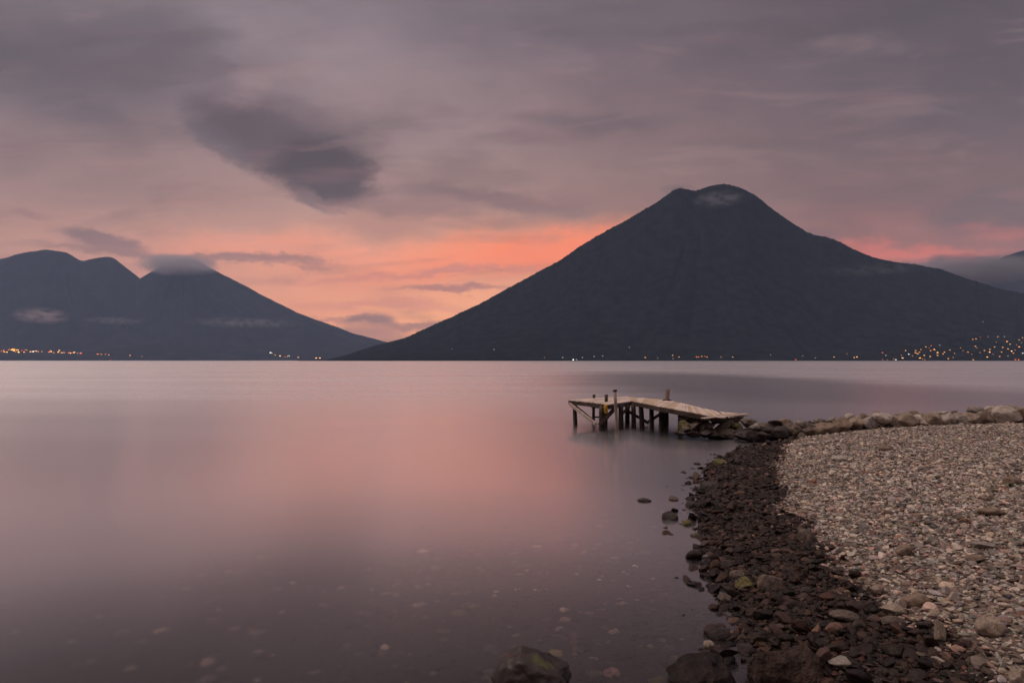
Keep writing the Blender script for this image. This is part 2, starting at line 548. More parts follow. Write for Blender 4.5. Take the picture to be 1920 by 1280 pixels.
def axis(lo, hi, a, bb, fine, growth=1.35):
    """fine steps inside [a,bb], growing outside, so the sheet reaches the horizon"""
    c = list(np.arange(a, bb + 1e-6, fine))
    s = fine
    while c[-1] < hi:
        s *= growth
        c.append(min(c[-1] + s, hi))
    s = fine
    while c[0] > lo:
        s *= growth
        c.insert(0, max(c[0] - s, lo))
    return np.array(c)


gxs = axis(-26000, 26000, -6, 19, 0.07)
gys = axis(-400, 21000, 2.5, 24, 0.07)
GX, GY = np.meshgrid(gxs, gys)
GZ = ground(GX, GY)
far = np.clip((np.hypot(GX - 5, GY - 12) - 25) / 60, 0, 1)
GZ = np.where((GX < 40) | (GY > 24), GZ * (1 - far) - 5.0 * far, GZ)
gme = grid_mesh("ground", np.stack([GX, GY, GZ], -1))
da = gme.attributes.new("damp", "FLOAT", "POINT")
da.data.foreach_set("value", wetness(GX, GY, GZ, 0).astype(np.float32).reshape(-1))
gobj = link_mesh("ground", gme, gm)
tag(gobj, "pebbly shore sloping down into the lake bed", "ground", kind="structure")

# ------------------------------------------------------------------ water
wm = bpy.data.materials.new("lake_water")
wm.use_nodes = True
nt = wm.node_tree
nt.nodes.clear()
out = nt.nodes.new("ShaderNodeOutputMaterial")
gl = nt.nodes.new("ShaderNodeBsdfGlossy")
gl.distribution = "MULTI_GGX"
gl.inputs["Color"].default_value = (1.0, 0.97, 0.97, 1)
gl.inputs["Roughness"].default_value = 0.30
rf = nt.nodes.new("ShaderNodeBsdfRefraction")
rf.inputs["IOR"].default_value = 1.33
rf.inputs["Roughness"].default_value = 0.22
rf.inputs["Color"].default_value = (0.80, 0.78, 0.76, 1)
lw = nt.nodes.new("ShaderNodeLayerWeight")
lw.inputs["Blend"].default_value = 0.5
fr = nt.nodes.new("ShaderNodeFloatCurve")
cv = fr.mapping.curves[0]
for k_, (x_, y_) in enumerate([(0.0, 0.06), (0.50, 0.07), (0.62, 0.20), (0.70, 0.43), (0.78, 0.80), (0.87, 0.98), (1.0, 1.0)]):
    if k_ == 0: cv.points[0].location = (x_, y_)
    elif k_ == 6: cv.points[-1].location = (x_, y_)
    else: cv.points.new(x_, y_)
fr.mapping.update()
nt.links.new(lw.outputs["Facing"], fr.inputs["Value"])
tg = nt.nodes.new("ShaderNodeCombineXYZ")
tg.inputs[0].default_value = 1.0
nt.links.new(tg.outputs[0], gl.inputs["Tangent"])
gl.inputs["Anisotropy"].default_value = 0.30
geo = nt.nodes.new("ShaderNodeNewGeometry")
tcw = nt.nodes.new("ShaderNodeTexCoord")
mp = nt.nodes.new("ShaderNodeMapping")
mp.inputs["Scale"].default_value = (0.015, 0.08, 1)
nt.links.new(geo.outputs["Position"], mp.inputs[0])
nw = nt.nodes.new("ShaderNodeTexNoise")
nw.inputs["Scale"].default_value = 1.0
nw.inputs["Detail"].default_value = 5.0
nt.links.new(mp.outputs[0], nw.inputs["Vector"])
mr = nt.nodes.new("ShaderNodeMapRange")
mr.inputs[1].default_value, mr.inputs[2].default_value = 0.3, 0.7
mr.inputs[3].default_value, mr.inputs[4].default_value = -0.02, 0.02
nt.links.new(nw.outputs["Fac"], mr.inputs[0])
# calm in the lee of the shore, ruffled farther out
spw = nt.nodes.new("ShaderNodeSeparateXYZ")
nt.links.new(geo.outputs["Position"], spw.inputs[0])
lg = nt.nodes.new("ShaderNodeMath")
lg.operation = "LOGARITHM"
lg.inputs[1].default_value = 10.0
nt.links.new(spw.outputs[1], lg.inputs[0])
rg = nt.nodes.new("ShaderNodeMapRange")
rg.interpolation_type = "SMOOTHSTEP"
rg.inputs[1].default_value, rg.inputs[2].default_value = 1.08, 1.85
rg.inputs[3].default_value, rg.inputs[4].default_value = 0.195, 0.28
nt.links.new(lg.outputs[0], rg.inputs[0])
ad = nt.nodes.new("ShaderNodeMath")
nt.links.new(rg.outputs[0], ad.inputs[0])
nt.links.new(mr.outputs[0], ad.inputs[1])
# a slick of calmer water off the end of the jetty
sc = nt.nodes.new("ShaderNodeMapping")
sc.inputs["Location"].default_value = (-23.0 / 19.0, -78.0 / 62.0, 0)
sc.inputs["Scale"].default_value = (1 / 19.0, 1 / 62.0, 0)
nt.links.new(geo.outputs["Position"], sc.inputs[0])
sln = nt.nodes.new("ShaderNodeVectorMath")
sln.operation = "LENGTH"
nt.links.new(sc.outputs[0], sln.inputs[0])
sadd = nt.nodes.new("ShaderNodeMath")
sadd.operation = "MULTIPLY_ADD"
nt.links.new(nw.outputs["Fac"], sadd.inputs[0])
sadd.inputs[1].default_value = 0.5
nt.links.new(sln.outputs["Value"], sadd.inputs[2])
slick = nt.nodes.new("ShaderNodeMapRange")
slick.interpolation_type = "SMOOTHSTEP"
slick.inputs[1].default_value, slick.inputs[2].default_value = 0.70, 1.65
slick.inputs[3].default_value, slick.inputs[4].default_value = 0.0, 1.0
nt.links.new(sadd.outputs[0], slick.inputs[0])
smix = nt.nodes.new("ShaderNodeMix")
smix.inputs[2].default_value = 0.19
nt.links.new(slick.outputs[0], smix.inputs[0])
nt.links.new(ad.outputs[0], smix.inputs[3])
nt.links.new(smix.outputs[0], gl.inputs["Roughness"])
mx = nt.nodes.new("ShaderNodeMixShader")
nt.links.new(fr.outputs[0], mx.inputs[0])
nt.links.new(rf.outputs[0], mx.inputs[1])
nt.links.new(gl.outputs[0], mx.inputs[2])
nt.links.new(mx.outputs[0], out.inputs[0])
wxs = axis(-26000, 26000, -40, 40, 8.0, 1.6)
wys = axis(-400, 21000, -10, 60, 8.0, 1.6)
WXX, WYY = np.meshgrid(wxs, wys)
wme = grid_mesh("lake_water", np.stack([WXX, WYY, WXX * 0], -1))
wobj = link_mesh("lake_water", wme, wm)
tag(wobj, "still lake surface reflecting the pink sunset sky", "water", kind="structure")


# ------------------------------------------------------------------ stones
def rock_mesh(name, seed, sub=3, cuts=9, rough=0.10, flat=(1, 1, 1), lo=0.55, hi=0.92):
    r = random.Random(seed)
    bm = bmesh.new()
    bmesh.ops.create_icosphere(bm, subdivisions=sub, radius=1.0)
    planes = []
    for _ in range(cuts):
        n = Vector((r.gauss(0, 1), r.gauss(0, 1), r.gauss(0, 1))).normalized()
        planes.append((n, r.uniform(lo, hi)))
    off = Vector((r.uniform(-50, 50), r.uniform(-50, 50), r.uniform(-50, 50)))
    for vtx in bm.verts:
        p = vtx.co.copy()
        for n, d in planes:
            k = p.dot(n) - d
            if k > 0:
                p -= n * k * 0.97
        p *= 1 + rough * noise.fractal(p * 1.3 + off, 1.0, 2.0, 3)
        p += p.normalized() * (rough * 0.25 * noise.noise(p * 5.0 + off))
        vtx.co = Vector((p.x * flat[0], p.y * flat[1], p.z * flat[2]))
    for f in bm.faces:
        f.smooth = True
    me = bpy.data.meshes.new(name)
    bm.to_mesh(me)
    bm.free()
    return me


# pebbles: one material, colour carried by each pebble
pm, nt, b = node_mat("pebble_stone")
at_ = nt.nodes.new("ShaderNodeAttribute")
at_.attribute_type = "INSTANCER"
at_.attribute_name = "col"
aw = nt.nodes.new("ShaderNodeAttribute")
aw.attribute_type = "INSTANCER"
aw.attribute_name = "wet"
tcn = nt.nodes.new("ShaderNodeTexCoord")
nn = nt.nodes.new("ShaderNodeTexNoise")
nn.inputs["Scale"].default_value = 2.5
nn.inputs["Detail"].default_value = 7.0
nt.links.new(tcn.outputs["Object"], nn.inputs["Vector"])
mr = nt.nodes.new("ShaderNodeMapRange")
mr.inputs[1].default_value, mr.inputs[2].default_value = 0.3, 0.7
mr.inputs[3].default_value, mr.inputs[4].default_value = 0.72, 1.25
nt.links.new(nn.outputs["Fac"], mr.inputs[0])
mm = nt.nodes.new("ShaderNodeMix")
mm.data_type = "RGBA"
mm.blend_type = "MULTIPLY"
mm.inputs[0].default_value = 1.0
nt.links.new(at_.outputs["Color"], mm.inputs[6])
nt.links.new(mr.outputs[0], mm.inputs[7])
nt.links.new(mm.outputs[2], b.inputs["Base Color"])
rr = nt.nodes.new("ShaderNodeMapRange")
rr.inputs[3].default_value, rr.inputs[4].default_value = 0.85, 0.50
nt.links.new(aw.outputs["Fac"], rr.inputs[0])
nt.links.new(rr.outputs[0], b.inputs["Roughness"])
b.inputs["Specular IOR Level"].default_value = 0.22
bp = nt.nodes.new("ShaderNodeBump")
bp.inputs["Strength"].default_value = 0.25
bp.inputs["Distance"].default_value = 0.1
nt.links.new(nn.outputs["Fac"], bp.inputs["Height"])
nt.links.new(bp.outputs[0], b.inputs["Normal"])

shapes = bpy.data.collections.new("pebble_shapes")
for i in range(14):
    rr_ = random.Random(i)
    me = rock_mesh("pebble_shape", 100 + i, sub=3, cuts=rr_.choice([10, 14, 18]), lo=0.36, hi=0.80, rough=0.12, flat=(1, rr_.uniform(0.6, 0.9), rr_.uniform(0.38, 0.6)))
    me.materials.append(pm)
    shapes.objects.link(bpy.data.objects.new("pebble_shape_%02d" % i, me))

PALETTE = np.array([(0.42, 0.35, 0.27), (0.38, 0.30, 0.23), (0.46, 0.37, 0.31), (0.30, 0.26, 0.24), (0.42, 0.30, 0.25), (0.33, 0.31, 0.28),
                    (0.52, 0.43, 0.37), (0.26, 0.21, 0.19), (0.38, 0.35, 0.30), (0.34, 0.22, 0.19), (0.30, 0.26, 0.26)])


def scatter(name, n, xr, yr, amed, asig, label, keep=None, lift=0.3, tilt=0.25, amax=0.16, bright=1.0, keepf=None):
    x = rng.uniform(*xr, n)
    y = rng.uniform(*yr, n)
    # only what this bank of the shore shows, with a wide margin round the view
    ok = (np.abs(x) < y * 0.80 + 2.2)
    x, y = x[ok], y[ok]
    z = ground(x, y)
    if keep is not None:
        ok = keep(x, y, z)
        x, y, z = x[ok], y[ok], z[ok]
    n = len(x)
    a = np.clip(amed * np.exp(rng.normal(0, asig, n)), 0.012, amax)
    wet = wetness(x, y, z)
    a = a * (1 + 0.35 * wet)
    col = PALETTE[rng.integers(0, len(PALETTE), n)] * rng.uniform(0.30, 1.0, (n, 1)) ** 1.4 * 1.75
    pale = rng.random(n) < 0.05
    col[pale] = np.array([0.58, 0.51, 0.44]) * rng.uniform(0.7, 1.1, (pale.sum(), 1))
    red = rng.random(n) < (0.0 if "submerged" in name else 0.018)
    col[red] = np.array([0.32, 0.17, 0.12]) * rng.uniform(0.7, 1.2, (red.sum(), 1))
    weed = (rng.random(n) < 0.10) & (z < 0.06)
    col[weed] = np.array([0.28, 0.24, 0.08]) * rng.uniform(0.6, 1.2, (weed.sum(), 1))
    patch = 0.86 + 0.16 * fbm2(x, y, 0.5, 3, 33)
    damp = 1 - 0.925 * wet
    col = np.clip(col * (patch * damp * bright)[:, None], 0.01, 0.8)
    col = col * np.where(wet > 0.5, np.exp(rng.normal(0, 0.55, n)), 1.0)[:, None]
    warm = 0.35 if "submerged" in name else 1.0
    col[:, 1] *= 1 - 0.32 * wet * warm
    col[:, 2] *= 1 - 0.40 * wet * warm
    me = bpy.data.meshes.new(name)
    me.vertices.add(n)
    co = np.stack([x, y, z + a * rng.uniform(-0.1, lift, n)], -1)
    me.vertices.foreach_set("co", co.astype(np.float32).reshape(-1))
    rot = np.stack([rng.normal(0, tilt, n), rng.normal(0, tilt, n), rng.uniform(0, 6.283, n)], -1)
    for an, ty, arr in (("rot", "FLOAT_VECTOR", rot), ("scl", "FLOAT_VECTOR", np.stack([a, a, a * rng.uniform(0.7, 1.25, n)], -1))):
        at2 = me.attributes.new(an, ty, "POINT")
        at2.data.foreach_set("vector", arr.astype(np.float32).reshape(-1))
    at2 = me.attributes.new("idx", "INT", "POINT")
    at2.data.foreach_set("value", rng.integers(0, 14, n).astype(np.int32))
    at2 = me.attributes.new("wet", "FLOAT", "POINT")
    at2.data.foreach_set("value", wet.astype(np.float32))
    at2 = me.attributes.new("col", "FLOAT_COLOR", "POINT")
    at2.data.foreach_set("color", np.concatenate([col, np.ones((n, 1))], 1).astype(np.float32).reshape(-1))
    o = link_mesh(name, me, pm)
    ng = bpy.data.node_groups.new(name + "_spread", "GeometryNodeTree")
    ng.interface.new_socket("Geometry", in_out="INPUT", socket_type="NodeSocketGeometry")
    ng.interface.new_socket("Geometry", in_out="OUTPUT", socket_type="NodeSocketGeometry")
    N, L = ng.nodes, ng.links
    gi, go = N.new("NodeGroupInput"), N.new("NodeGroupOutput")
    inst = N.new("GeometryNodeInstanceOnPoints")
    ci = N.new("GeometryNodeCollectionInfo")
    ci.inputs["Collection"].default_value = shapes
    ci.inputs["Separate Children"].default_value = True
    ci.inputs["Reset Children"].default_value = True

    def named(nm, ty):
        k = N.new("GeometryNodeInputNamedAttribute")
        k.data_type = ty
        k.inputs["Name"].default_value = nm
        return k.outputs[0]
    L.new(gi.outputs[0], inst.inputs["Points"])
    L.new(ci.outputs[0], inst.inputs["Instance"])
    inst.inputs["Pick Instance"].default_value = True
    L.new(named("idx", "INT"), inst.inputs["Instance Index"])
    e2r = N.new("FunctionNodeEulerToRotation")
    L.new(named("rot", "FLOAT_VECTOR"), e2r.inputs[0])
    L.new(e2r.outputs[0], inst.inputs["Rotation"])
    L.new(named("scl", "FLOAT_VECTOR"), inst.inputs["Scale"])
    L.new(inst.outputs[0], go.inputs[0])
    md = o.modifiers.new("spread", "NODES")
    md.node_group = ng
    tag(o, label, "pebbles", kind="stuff")
    print(name, n)
    return o


def front_of_wall(x, y):
    return y < np.interp(x, WX, WY) - 0.35


scatter("pebbles", 230000, (1.8, 19), (3.2, 21.0), 0.028, 0.42, "beach of small rounded pebbles, wet and dark beside the water, dry and pale above",
        keep=lambda x, y, z: (z > -0.03) & front_of_wall(x, y) & (z < 0.75), amax=0.09)
scatter("larger_pebbles", 5200, (1.8, 19), (3.2, 20.6), 0.045, 0.26, "larger flat stones strewn over the pebble beach",
        keep=lambda x, y, z: (z > -0.02) & front_of_wall(x, y) & (z < 0.7), amax=0.075, lift=0.5, tilt=0.3)
scatter("waterline_stones", 16000, (1, 9), (3.2, 20.4), 0.050, 0.35, "dark wet stones standing in and out of the water along the shoreline",
        keep=lambda x, y, z: (z > -0.17) & (z < 0.12) & front_of_wall(x, y) & (rng.random(len(x)) < np.where(z < 0, 0.75 * np.exp(z / 0.07), 0.30)), amax=0.12, lift=0.7, tilt=0.35)
scatter("submerged_pebbles", 30000, (-5, 9), (3.2, 20.4), 0.035, 0.35, "pebbles on the lake bed under shallow water",
        keep=lambda x, y, z: (z <= -0.01) & (rng.random(len(x)) < np.exp(z / 0.22)), amax=0.10, bright=0.7)
scatter("submerged_stones", 5200, (-7, 4), (3.2, 14), 0.045, 0.40, "pale stones resting on the lake bed seen blurred through the water",
        keep=lambda x, y, z: (z <= -0.10) & (rng.random(len(x)) < np.exp(z / 0.42)), amax=0.085, bright=5.0, lift=0.1)

# ------------------------------------------------------------------ individual rocks
MATS = {
    "tan": simple_mat("tan_rock", (0.17, 0.13, 0.10), (0.38, 0.30, 0.24), 2.8, 0.85, 0.5, 9.0, dist=0.03),
    "pale": simple_mat("pale_rock", (0.26, 0.215, 0.18), (0.52, 0.45, 0.40), 2.8, 0.85, 0.5, 9.0, dist=0.03),
    "grey": simple_mat("grey_rock", (0.17, 0.145, 0.13), (0.34, 0.29, 0.26), 2.6, 0.85, 0.5, 9.0, dist=0.03),
    "brown": simple_mat("brown_rock", (0.14, 0.10, 0.075), (0.28, 0.205, 0.155), 2.6, 0.85, 0.5, 9.0, dist=0.03),
    "wet": simple_mat("wet_rock", (0.013, 0.008, 0.007), (0.044, 0.026, 0.022), 3.0, 0.45, 0.6, 9.0, spec=0.5, dist=0.04),
    "damp": simple_mat("damp_rock", (0.06, 0.043, 0.035), (0.17, 0.125, 0.10), 3.0, 0.65, 0.6, 9.0, spec=0.4, dist=0.03),
    "dampdark": simple_mat("damp_boulder_rock", (0.016, 0.009, 0.007), (0.062, 0.036, 0.028), 3.0, 0.65, 0.8, 7.0, spec=0.25, dist=0.06),
    "darkwet": simple_mat("dark_boulder_rock", (0.005, 0.003, 0.0025), (0.026, 0.015, 0.012), 2.5, 0.6, 0.8, 7.0, spec=0.25, dist=0.06),
    "moss": simple_mat("mossy_rock", (0.05, 0.037, 0.026), (0.18, 0.16, 0.04), 3.5, 0.6, 0.6, 9.0, spec=0.4, dist=0.03),
}


def rock(pos, size, mat, label, cat="rock", group=None, seed=0, yaw=0.0, cuts=9, rough=0.12, name="rock", tilt=(0, 0), sub=4, lo=0.50):
    me = rock_mesh(name, seed, sub=sub, cuts=cuts, rough=rough, lo=lo)
    o = link_mesh(name, me, MATS[mat] if isinstance(mat, str) else mat)
    o.scale = size
    o.location = pos
    o.rotation_euler = (tilt[0], tilt[1], yaw)
    tag(o, label, cat, group)
    return o


ORD = ["first", "second", "third", "fourth", "fifth", "sixth", "seventh", "eighth", "ninth", "tenth", "eleventh", "twelfth", "thirteenth", "fourteenth",
       "fifteenth", "sixteenth", "seventeenth", "eighteenth", "nineteenth", "twentieth", "twenty-first", "twenty-second", "twenty-third", "twenty-fourth"]
CW = {"tan": "tan", "pale": "pale", "grey": "grey", "brown": "brown", "wet": "dark wet", "damp": "damp brown", "moss": "mossy"}

# the dry wall: (centre x, top y, bottom y, half width px, colour)
wall = [(1519, 797, 822, 22, "damp"), (1548, 792, 812, 22, "brown"), (1577, 782, 810, 20, "brown"), (1606, 781, 806, 16, "tan"), (1631, 780, 805, 18, "grey"),
        (1654, 777, 797, 16, "pale"), (1676, 781, 802, 15, "tan"), (1699, 778, 802, 21, "tan"), (1725, 779, 801, 11, "pale"), (1737, 773, 784, 13, "brown"),
        (1749, 777, 801, 17, "tan"), (1762, 772, 781, 14, "pale"), (1779, 776, 801, 14, "pale"), (1797, 778, 801, 11, "grey"), (1815, 771, 797, 20, "tan"),
        (1845, 769, 798, 24, "tan"), (1867, 763, 780, 11, "brown"), (1886, 766, 794, 21, "pale"), (1914, 764, 794, 18, "brown"), (1945, 765, 795, 20, "tan")]
cnt = 0
for i, (x, yt, yb, hw, c) in enumerate(wall):
    cnt += 1
    upper = (yb - yt) < 14 or yb < 790
    Y = float(np.interp((x - 960) / F * 20.6, WX, WY)) - (0.66 if not upper else 0.2)
    top, bot = at(x, yt, Y), at(x, yb, Y)
    hz = (top.z - bot.z) / 2
    hx = hw / F * Y
    w = "upper" if upper else "lower"
    rock(Vector(((top + bot) / 2)) + Vector((0, 0, -0.01)), (hx * 1.28, 0.26 + 0.06 * (i % 3), hz * 1.42), c,
         "%s rock in the shore wall, %s rock from the jetty side" % (CW[c], ORD[i]), group="rocks of the shore wall", seed=300 + i,
         yaw=random.uniform(-0.25, 0.25), cuts=15, tilt=(random.uniform(-0.2, 0.2), random.uniform(-0.15, 0.15)), rough=0.14)

# smaller rocks behind and between them
extra = [(1500, 793, 6, "damp"), (1535, 790, 7, "tan"), (1562, 786, 6, "grey"), (1592, 779, 6, "pale"), (1618, 778, 7, "brown"), (1643, 774, 5, "tan"), (1688, 776, 7, "grey"),
         (1712, 773, 6, "tan"), (1790, 772, 7, "grey"), (1830, 766, 8, "grey"), (1855, 764, 7, "pale"), (1900, 762, 9, "grey"), (1736, 797, 5, "pale"), (1690, 800, 5, "tan"), (1642, 801, 5, "grey")]
for i, (x, y, r_, c) in enumerate(extra):
    Y = float(np.interp((x - 960) / F * 20.8, WX, WY)) + (0.2 if y < 792 else -0.75)
    p = at(x, y + r_ * 0.7, Y)
    s = r_ / F * Y * 1.5
    rock(p, (s * 1.3, s, s), c, "small %s stone wedged in the shore wall, %s small one from the jetty side" % (CW[c], ORD[sorted(range(len(extra)), key=lambda k: extra[k][0]).index(i)]),
         group="small stones of the shore wall", seed=400 + i, yaw=random.uniform(0, 3), cuts=8)

# the pile under the landward end of the jetty: x, y centre, half width, half height, colour, tilt degrees
pile = [(1293, 783, 16, 9, "damp", -10), (1282, 799, 11, 9, "moss", 0), (1301, 800, 15, 8, "damp", 25), (1286, 807, 10, 5, "damp", 0), (1318, 791, 9, 7, "damp", 10),
        (1329, 798, 10, 6, "grey", 10), (1316, 803, 11, 7, "damp", 35), (1322, 812, 12, 7, "wet", 0), (1334, 809, 7, 6, "damp", 0), (1353, 801, 20, 9, "damp", 30),
        (1345, 789, 14, 6, "wet", 0), (1364, 813, 20, 7, "damp", 20), (1345, 818, 16, 5, "wet", 0), (1378, 798, 14, 8, "moss", 0), (1385, 812, 15, 9, "wet", 0),
        (1402, 792, 14, 6, "damp", 5), (1412, 801, 12, 6, "grey", 0), (1404, 815, 22, 8, "wet", 5), (1434, 800, 16, 7, "damp", 0), (1428, 816, 18, 8, "wet", 0),
        (1440, 806, 26, 10, "wet", 4), (1462, 813, 22, 10, "wet", -5), (1478, 799, 14, 6, "damp", 0), (1470, 792, 12, 5, "brown", 0), (1490, 807, 14, 9, "damp", 0),
        (1512, 812, 12, 8, "damp", 0), (1499, 797, 11, 6, "grey", 0), (1453, 794, 12, 5, "damp", 0), (1372, 786, 12, 5, "damp", -8), (1500, 819, 9, 6, "damp", 0),
        (1275, 812, 8, 5, "wet", 0), (1302, 814, 12, 5, "wet", 0)]
order = sorted(range(len(pile)), key=lambda k: pile[k][0])
rank = {k: n for n, k in enumerate(order)}
for i, (x, y, hw, hh, c, tl) in enumerate(pile):
    Y = 3072.0 / (826 - 676) + 0.15 + (826 - y) * 0.032 - 0.1 * (x < 1330)
    if x > 1388: Y = 20.05 + (826 - y) * 0.018
    if x > 1480: Y = 20.1 + (820 - y) * 0.015
    p = at(x, y, Y)
    k = Y / F * 1.25
    half = "left" if x < 1390 else "right"
    mem = sorted([a for a in range(len(pile)) if (pile[a][0] < 1390) == (x < 1390)], key=lambda a: pile[a][0])
    side = "under the jetty ramp" if x < 1390 else "in the pile right of the jetty ramp"
    wtxt = "%s rock %s, %s from the left" % (CW[c], side, ORD[mem.index(i)])
    rock(p, (hw * k, 0.30, hh * k * (1.0 if x < 1388 else 1.25)), c, wtxt, group="rocks piled at the foot of the jetty", seed=500 + i, yaw=random.uniform(-0.3, 0.3),
         tilt=(random.uniform(-0.3, 0.3), -math.radians(tl)), cuts=11, rough=0.12)

# rubble filling the core of the causeway (uncountable)
scatter("rubble", 4200, (6.3, 19), (19.9, 22.6), 0.075, 0.45, "brown earth and rubble on the top of the shore wall",
        keep=lambda x, y, z: (z > -0.35) & (x > 8.2) & (np.abs(y - np.interp(x, WX, WY)) < 0.9), amax=0.22, bright=0.42, tilt=0.5)

# boulders in the foreground
fb = [((1000, 1262), 1225, 62, 0.26, "moss2", "low rounded boulder with a green moss patch, alone in the bottom water", 11),
      ((1305, 1262), 1222, 66, 0.30, "darkwet", "dark angular wet boulder at the bottom edge, its right face nearly black", 12),
      ((1472, 1262), 1222, 58, 0.28, "dampdark", "brown cracked boulder at the bottom edge, nearest the pebbles", 13)]
mossy, nt, b = node_mat("dark_rock_with_moss")
tcn = nt.nodes.new("ShaderNodeTexCoord")
n1 = nt.nodes.new("ShaderNodeTexNoise")
n1.inputs["Scale"].default_value = 3.0
n1.inputs["Detail"].default_value = 7
nt.links.new(tcn.outputs["Object"], n1.inputs["Vector"])
r1 = nt.nodes.new("ShaderNodeValToRGB")
r1.color_ramp.elements[0].color = (0.009, 0.006, 0.005, 1)
r1.color_ramp.elements[1].color = (0.034, 0.021, 0.018, 1)
nt.links.new(n1.outputs["Fac"], r1.inputs[0])
vm = nt.nodes.new("ShaderNodeVectorMath")
vm.operation = "DISTANCE"
nt.links.new(tcn.outputs["Object"], vm.inputs[0])
vm.inputs[1].default_value = (0.22, -0.35, 0.80)
m1 = nt.nodes.new("ShaderNodeMath")
m1.operation = "MULTIPLY_ADD"
nt.links.new(n1.outputs["Fac"], m1.inputs[0])
m1.inputs[1].default_value = 0.9
nt.links.new(vm.outputs["Value"], m1.inputs[2])
m2 = nt.nodes.new("ShaderNodeMapRange")
m2.inputs[1].default_value, m2.inputs[2].default_value = 0.56, 0.80
m2.inputs[3].default_value, m2.inputs[4].default_value = 1.0, 0.0
nt.links.new(m1.outputs[0], m2.inputs[0])
mxx = nt.nodes.new("ShaderNodeMix")
mxx.data_type = "RGBA"
nt.links.new(m2.outputs[0], mxx.inputs[0])
nt.links.new(r1.outputs[0], mxx.inputs[6])
mxx.inputs[7].default_value = (0.065, 0.070, 0.016, 1)
nt.links.new(mxx.outputs[2], b.inputs["Base Color"])
b.inputs["Roughness"].default_value = 0.5
bp = nt.nodes.new("ShaderNodeBump")
bp.inputs["Strength"].default_value = 0.6
bp.inputs["Distance"].default_value = 0.04
nt.links.new(n1.outputs["Fac"], bp.inputs["Height"])
nt.links.new(bp.outputs[0], b.inputs["Normal"])
MATS["moss2"] = mossy
PROF = {11: ([-1, -0.75, -0.35, 0.1, 0.5, 1.0], [0.55, 0.85, 1.0, 0.93, 0.72, 0.5]),
        12: ([-1, -0.6, -0.2, 0.3, 0.75, 1.0], [0.25, 0.42, 0.72, 0.98, 1.08, 0.95]),
        13: ([-1, -0.8, -0.3, 0.2, 0.8, 1.0], [1.0, 1.08, 0.98, 0.92, 1.06, 0.95])}
for (c, yt, hw, dep, m_, lab, sd_) in fb:
    base = on_level(c[0], c[1] + 18, 0.0)
    topz = at(c[0], yt, base.y - 0.1).z
    sx = hw / F * base.y
    o = rock(Vector((base.x, base.y + 0.05, 0.0)), (sx * (1.22 if sd_ == 11 else 1.08), dep, topz * (0.88 if sd_ == 11 else 1.10)), m_, lab, "boulder", seed=sd_ + 700, cuts=14 if sd_ != 11 else 7, name="boulder", sub=5, rough=0.16,
             lo=0.72 if m_ == "moss2" else 0.52)
    pr = PROF[sd_]
    for vtx in o.data.vertices:
        p = vtx.co
        m_x = max(abs(p.x), 1e-6)
        e = 0.72 if sd_ == 13 else 0.85
        p.x = math.copysign(m_x ** e, p.x)
        p.x += 0.10 * noise.noise(p * 2.0 + Vector((sd_, 0, 0)))
        k = float(np.interp(p.x, pr[0], pr[1]))
        if p.z > 0:
            p.z = (p.z ** 0.75) * k
        p.z += 0.05 * noise.fractal(p * 3.5 + Vector((0, sd_, 0)), 1.0, 2.0, 4)

# single stones standing clear in the shallows
sw = [(1258, 966, 13, 8, "wet", "dark round stone standing highest out of the shallow water"),
      (1208, 937, 12, 3, "wet", "low flat dark stone farthest out in the shallow water"),
      (1264, 934, 8, 4, "damp", "small pointed stone beside the flat outlying one in the shallows"),
      (1297, 944, 11, 7, "wet", "dark pointed stone just off the wet pebbles, behind the round stone"),
      (1289, 980, 11, 4, "moss", "flat mossy stone just right of the round stone in the shallows"),
      (1306, 1003, 8, 3, "damp", "low brown stone in water level with the reddish pebbles"),
      (1352, 866, 13, 7, "moss", "yellow-green mossy stone at the water edge near the rock pile"),
      (1333, 907, 14, 5, "wet", "long flat dark stone at the tip of the wet pebbles"),
      (1367, 1058, 14, 6, "wet", "dark flat slab lying at the waterline midway down the beach"),
      (1402, 1096, 17, 11, "moss", "brown mossy block at the waterline among wet pebbles"),
      (1353, 1187, 20, 9, "wet", "dark wedge shaped stone in the water above the bottom boulders"),
      (1401, 1218, 18, 6, "wet", "dark flat slab in water between the two right bottom boulders"),
      (1307, 1095, 9, 4, "wet", "small dark stone awash left of the mossy block"),
      (1332, 1210, 10, 5, "tan", "pale tan oval stone in water below the wedge shaped one"),
      (1315, 1035, 5, 5, "wet", "little dark upright stone in the shallows at mid beach"),
      (1361, 1121, 13, 6, "damp", "brown flat stone awash just below the mossy block"),
      (1433, 1202, 6, 4, "pale", "single white pebble in the water by the bottom boulders"),
      (1448, 1090, 22, 16, "damp", "large rounded reddish brown stone on the wet pebbles"),
      (1517, 1005, 16, 12, "damp", "dark round stone at the edge between wet and dry pebbles"),
      (1385, 1078, 14, 7, "damp", "brown flat stone just above the mossy block")]
for i, (x, y, hw, hh, c, lab) in enumerate(sw):
    z = 0.0
    p = on_level(x, y + hh, z)
    for _ in range(4):
        z = max(0.0, float(ground(p.x, p.y)))
        p = on_level(x, y + hh, z)
    k = p.y / F
    rock(p + Vector((0, 0.05, 0.25 * hh * k)), (hw * k * 1.15, hw * k * 0.9, hh * k * 1.8), c, lab, seed=600 + i, cuts=9, yaw=random.uniform(-0.5, 0.5), lo=0.6)

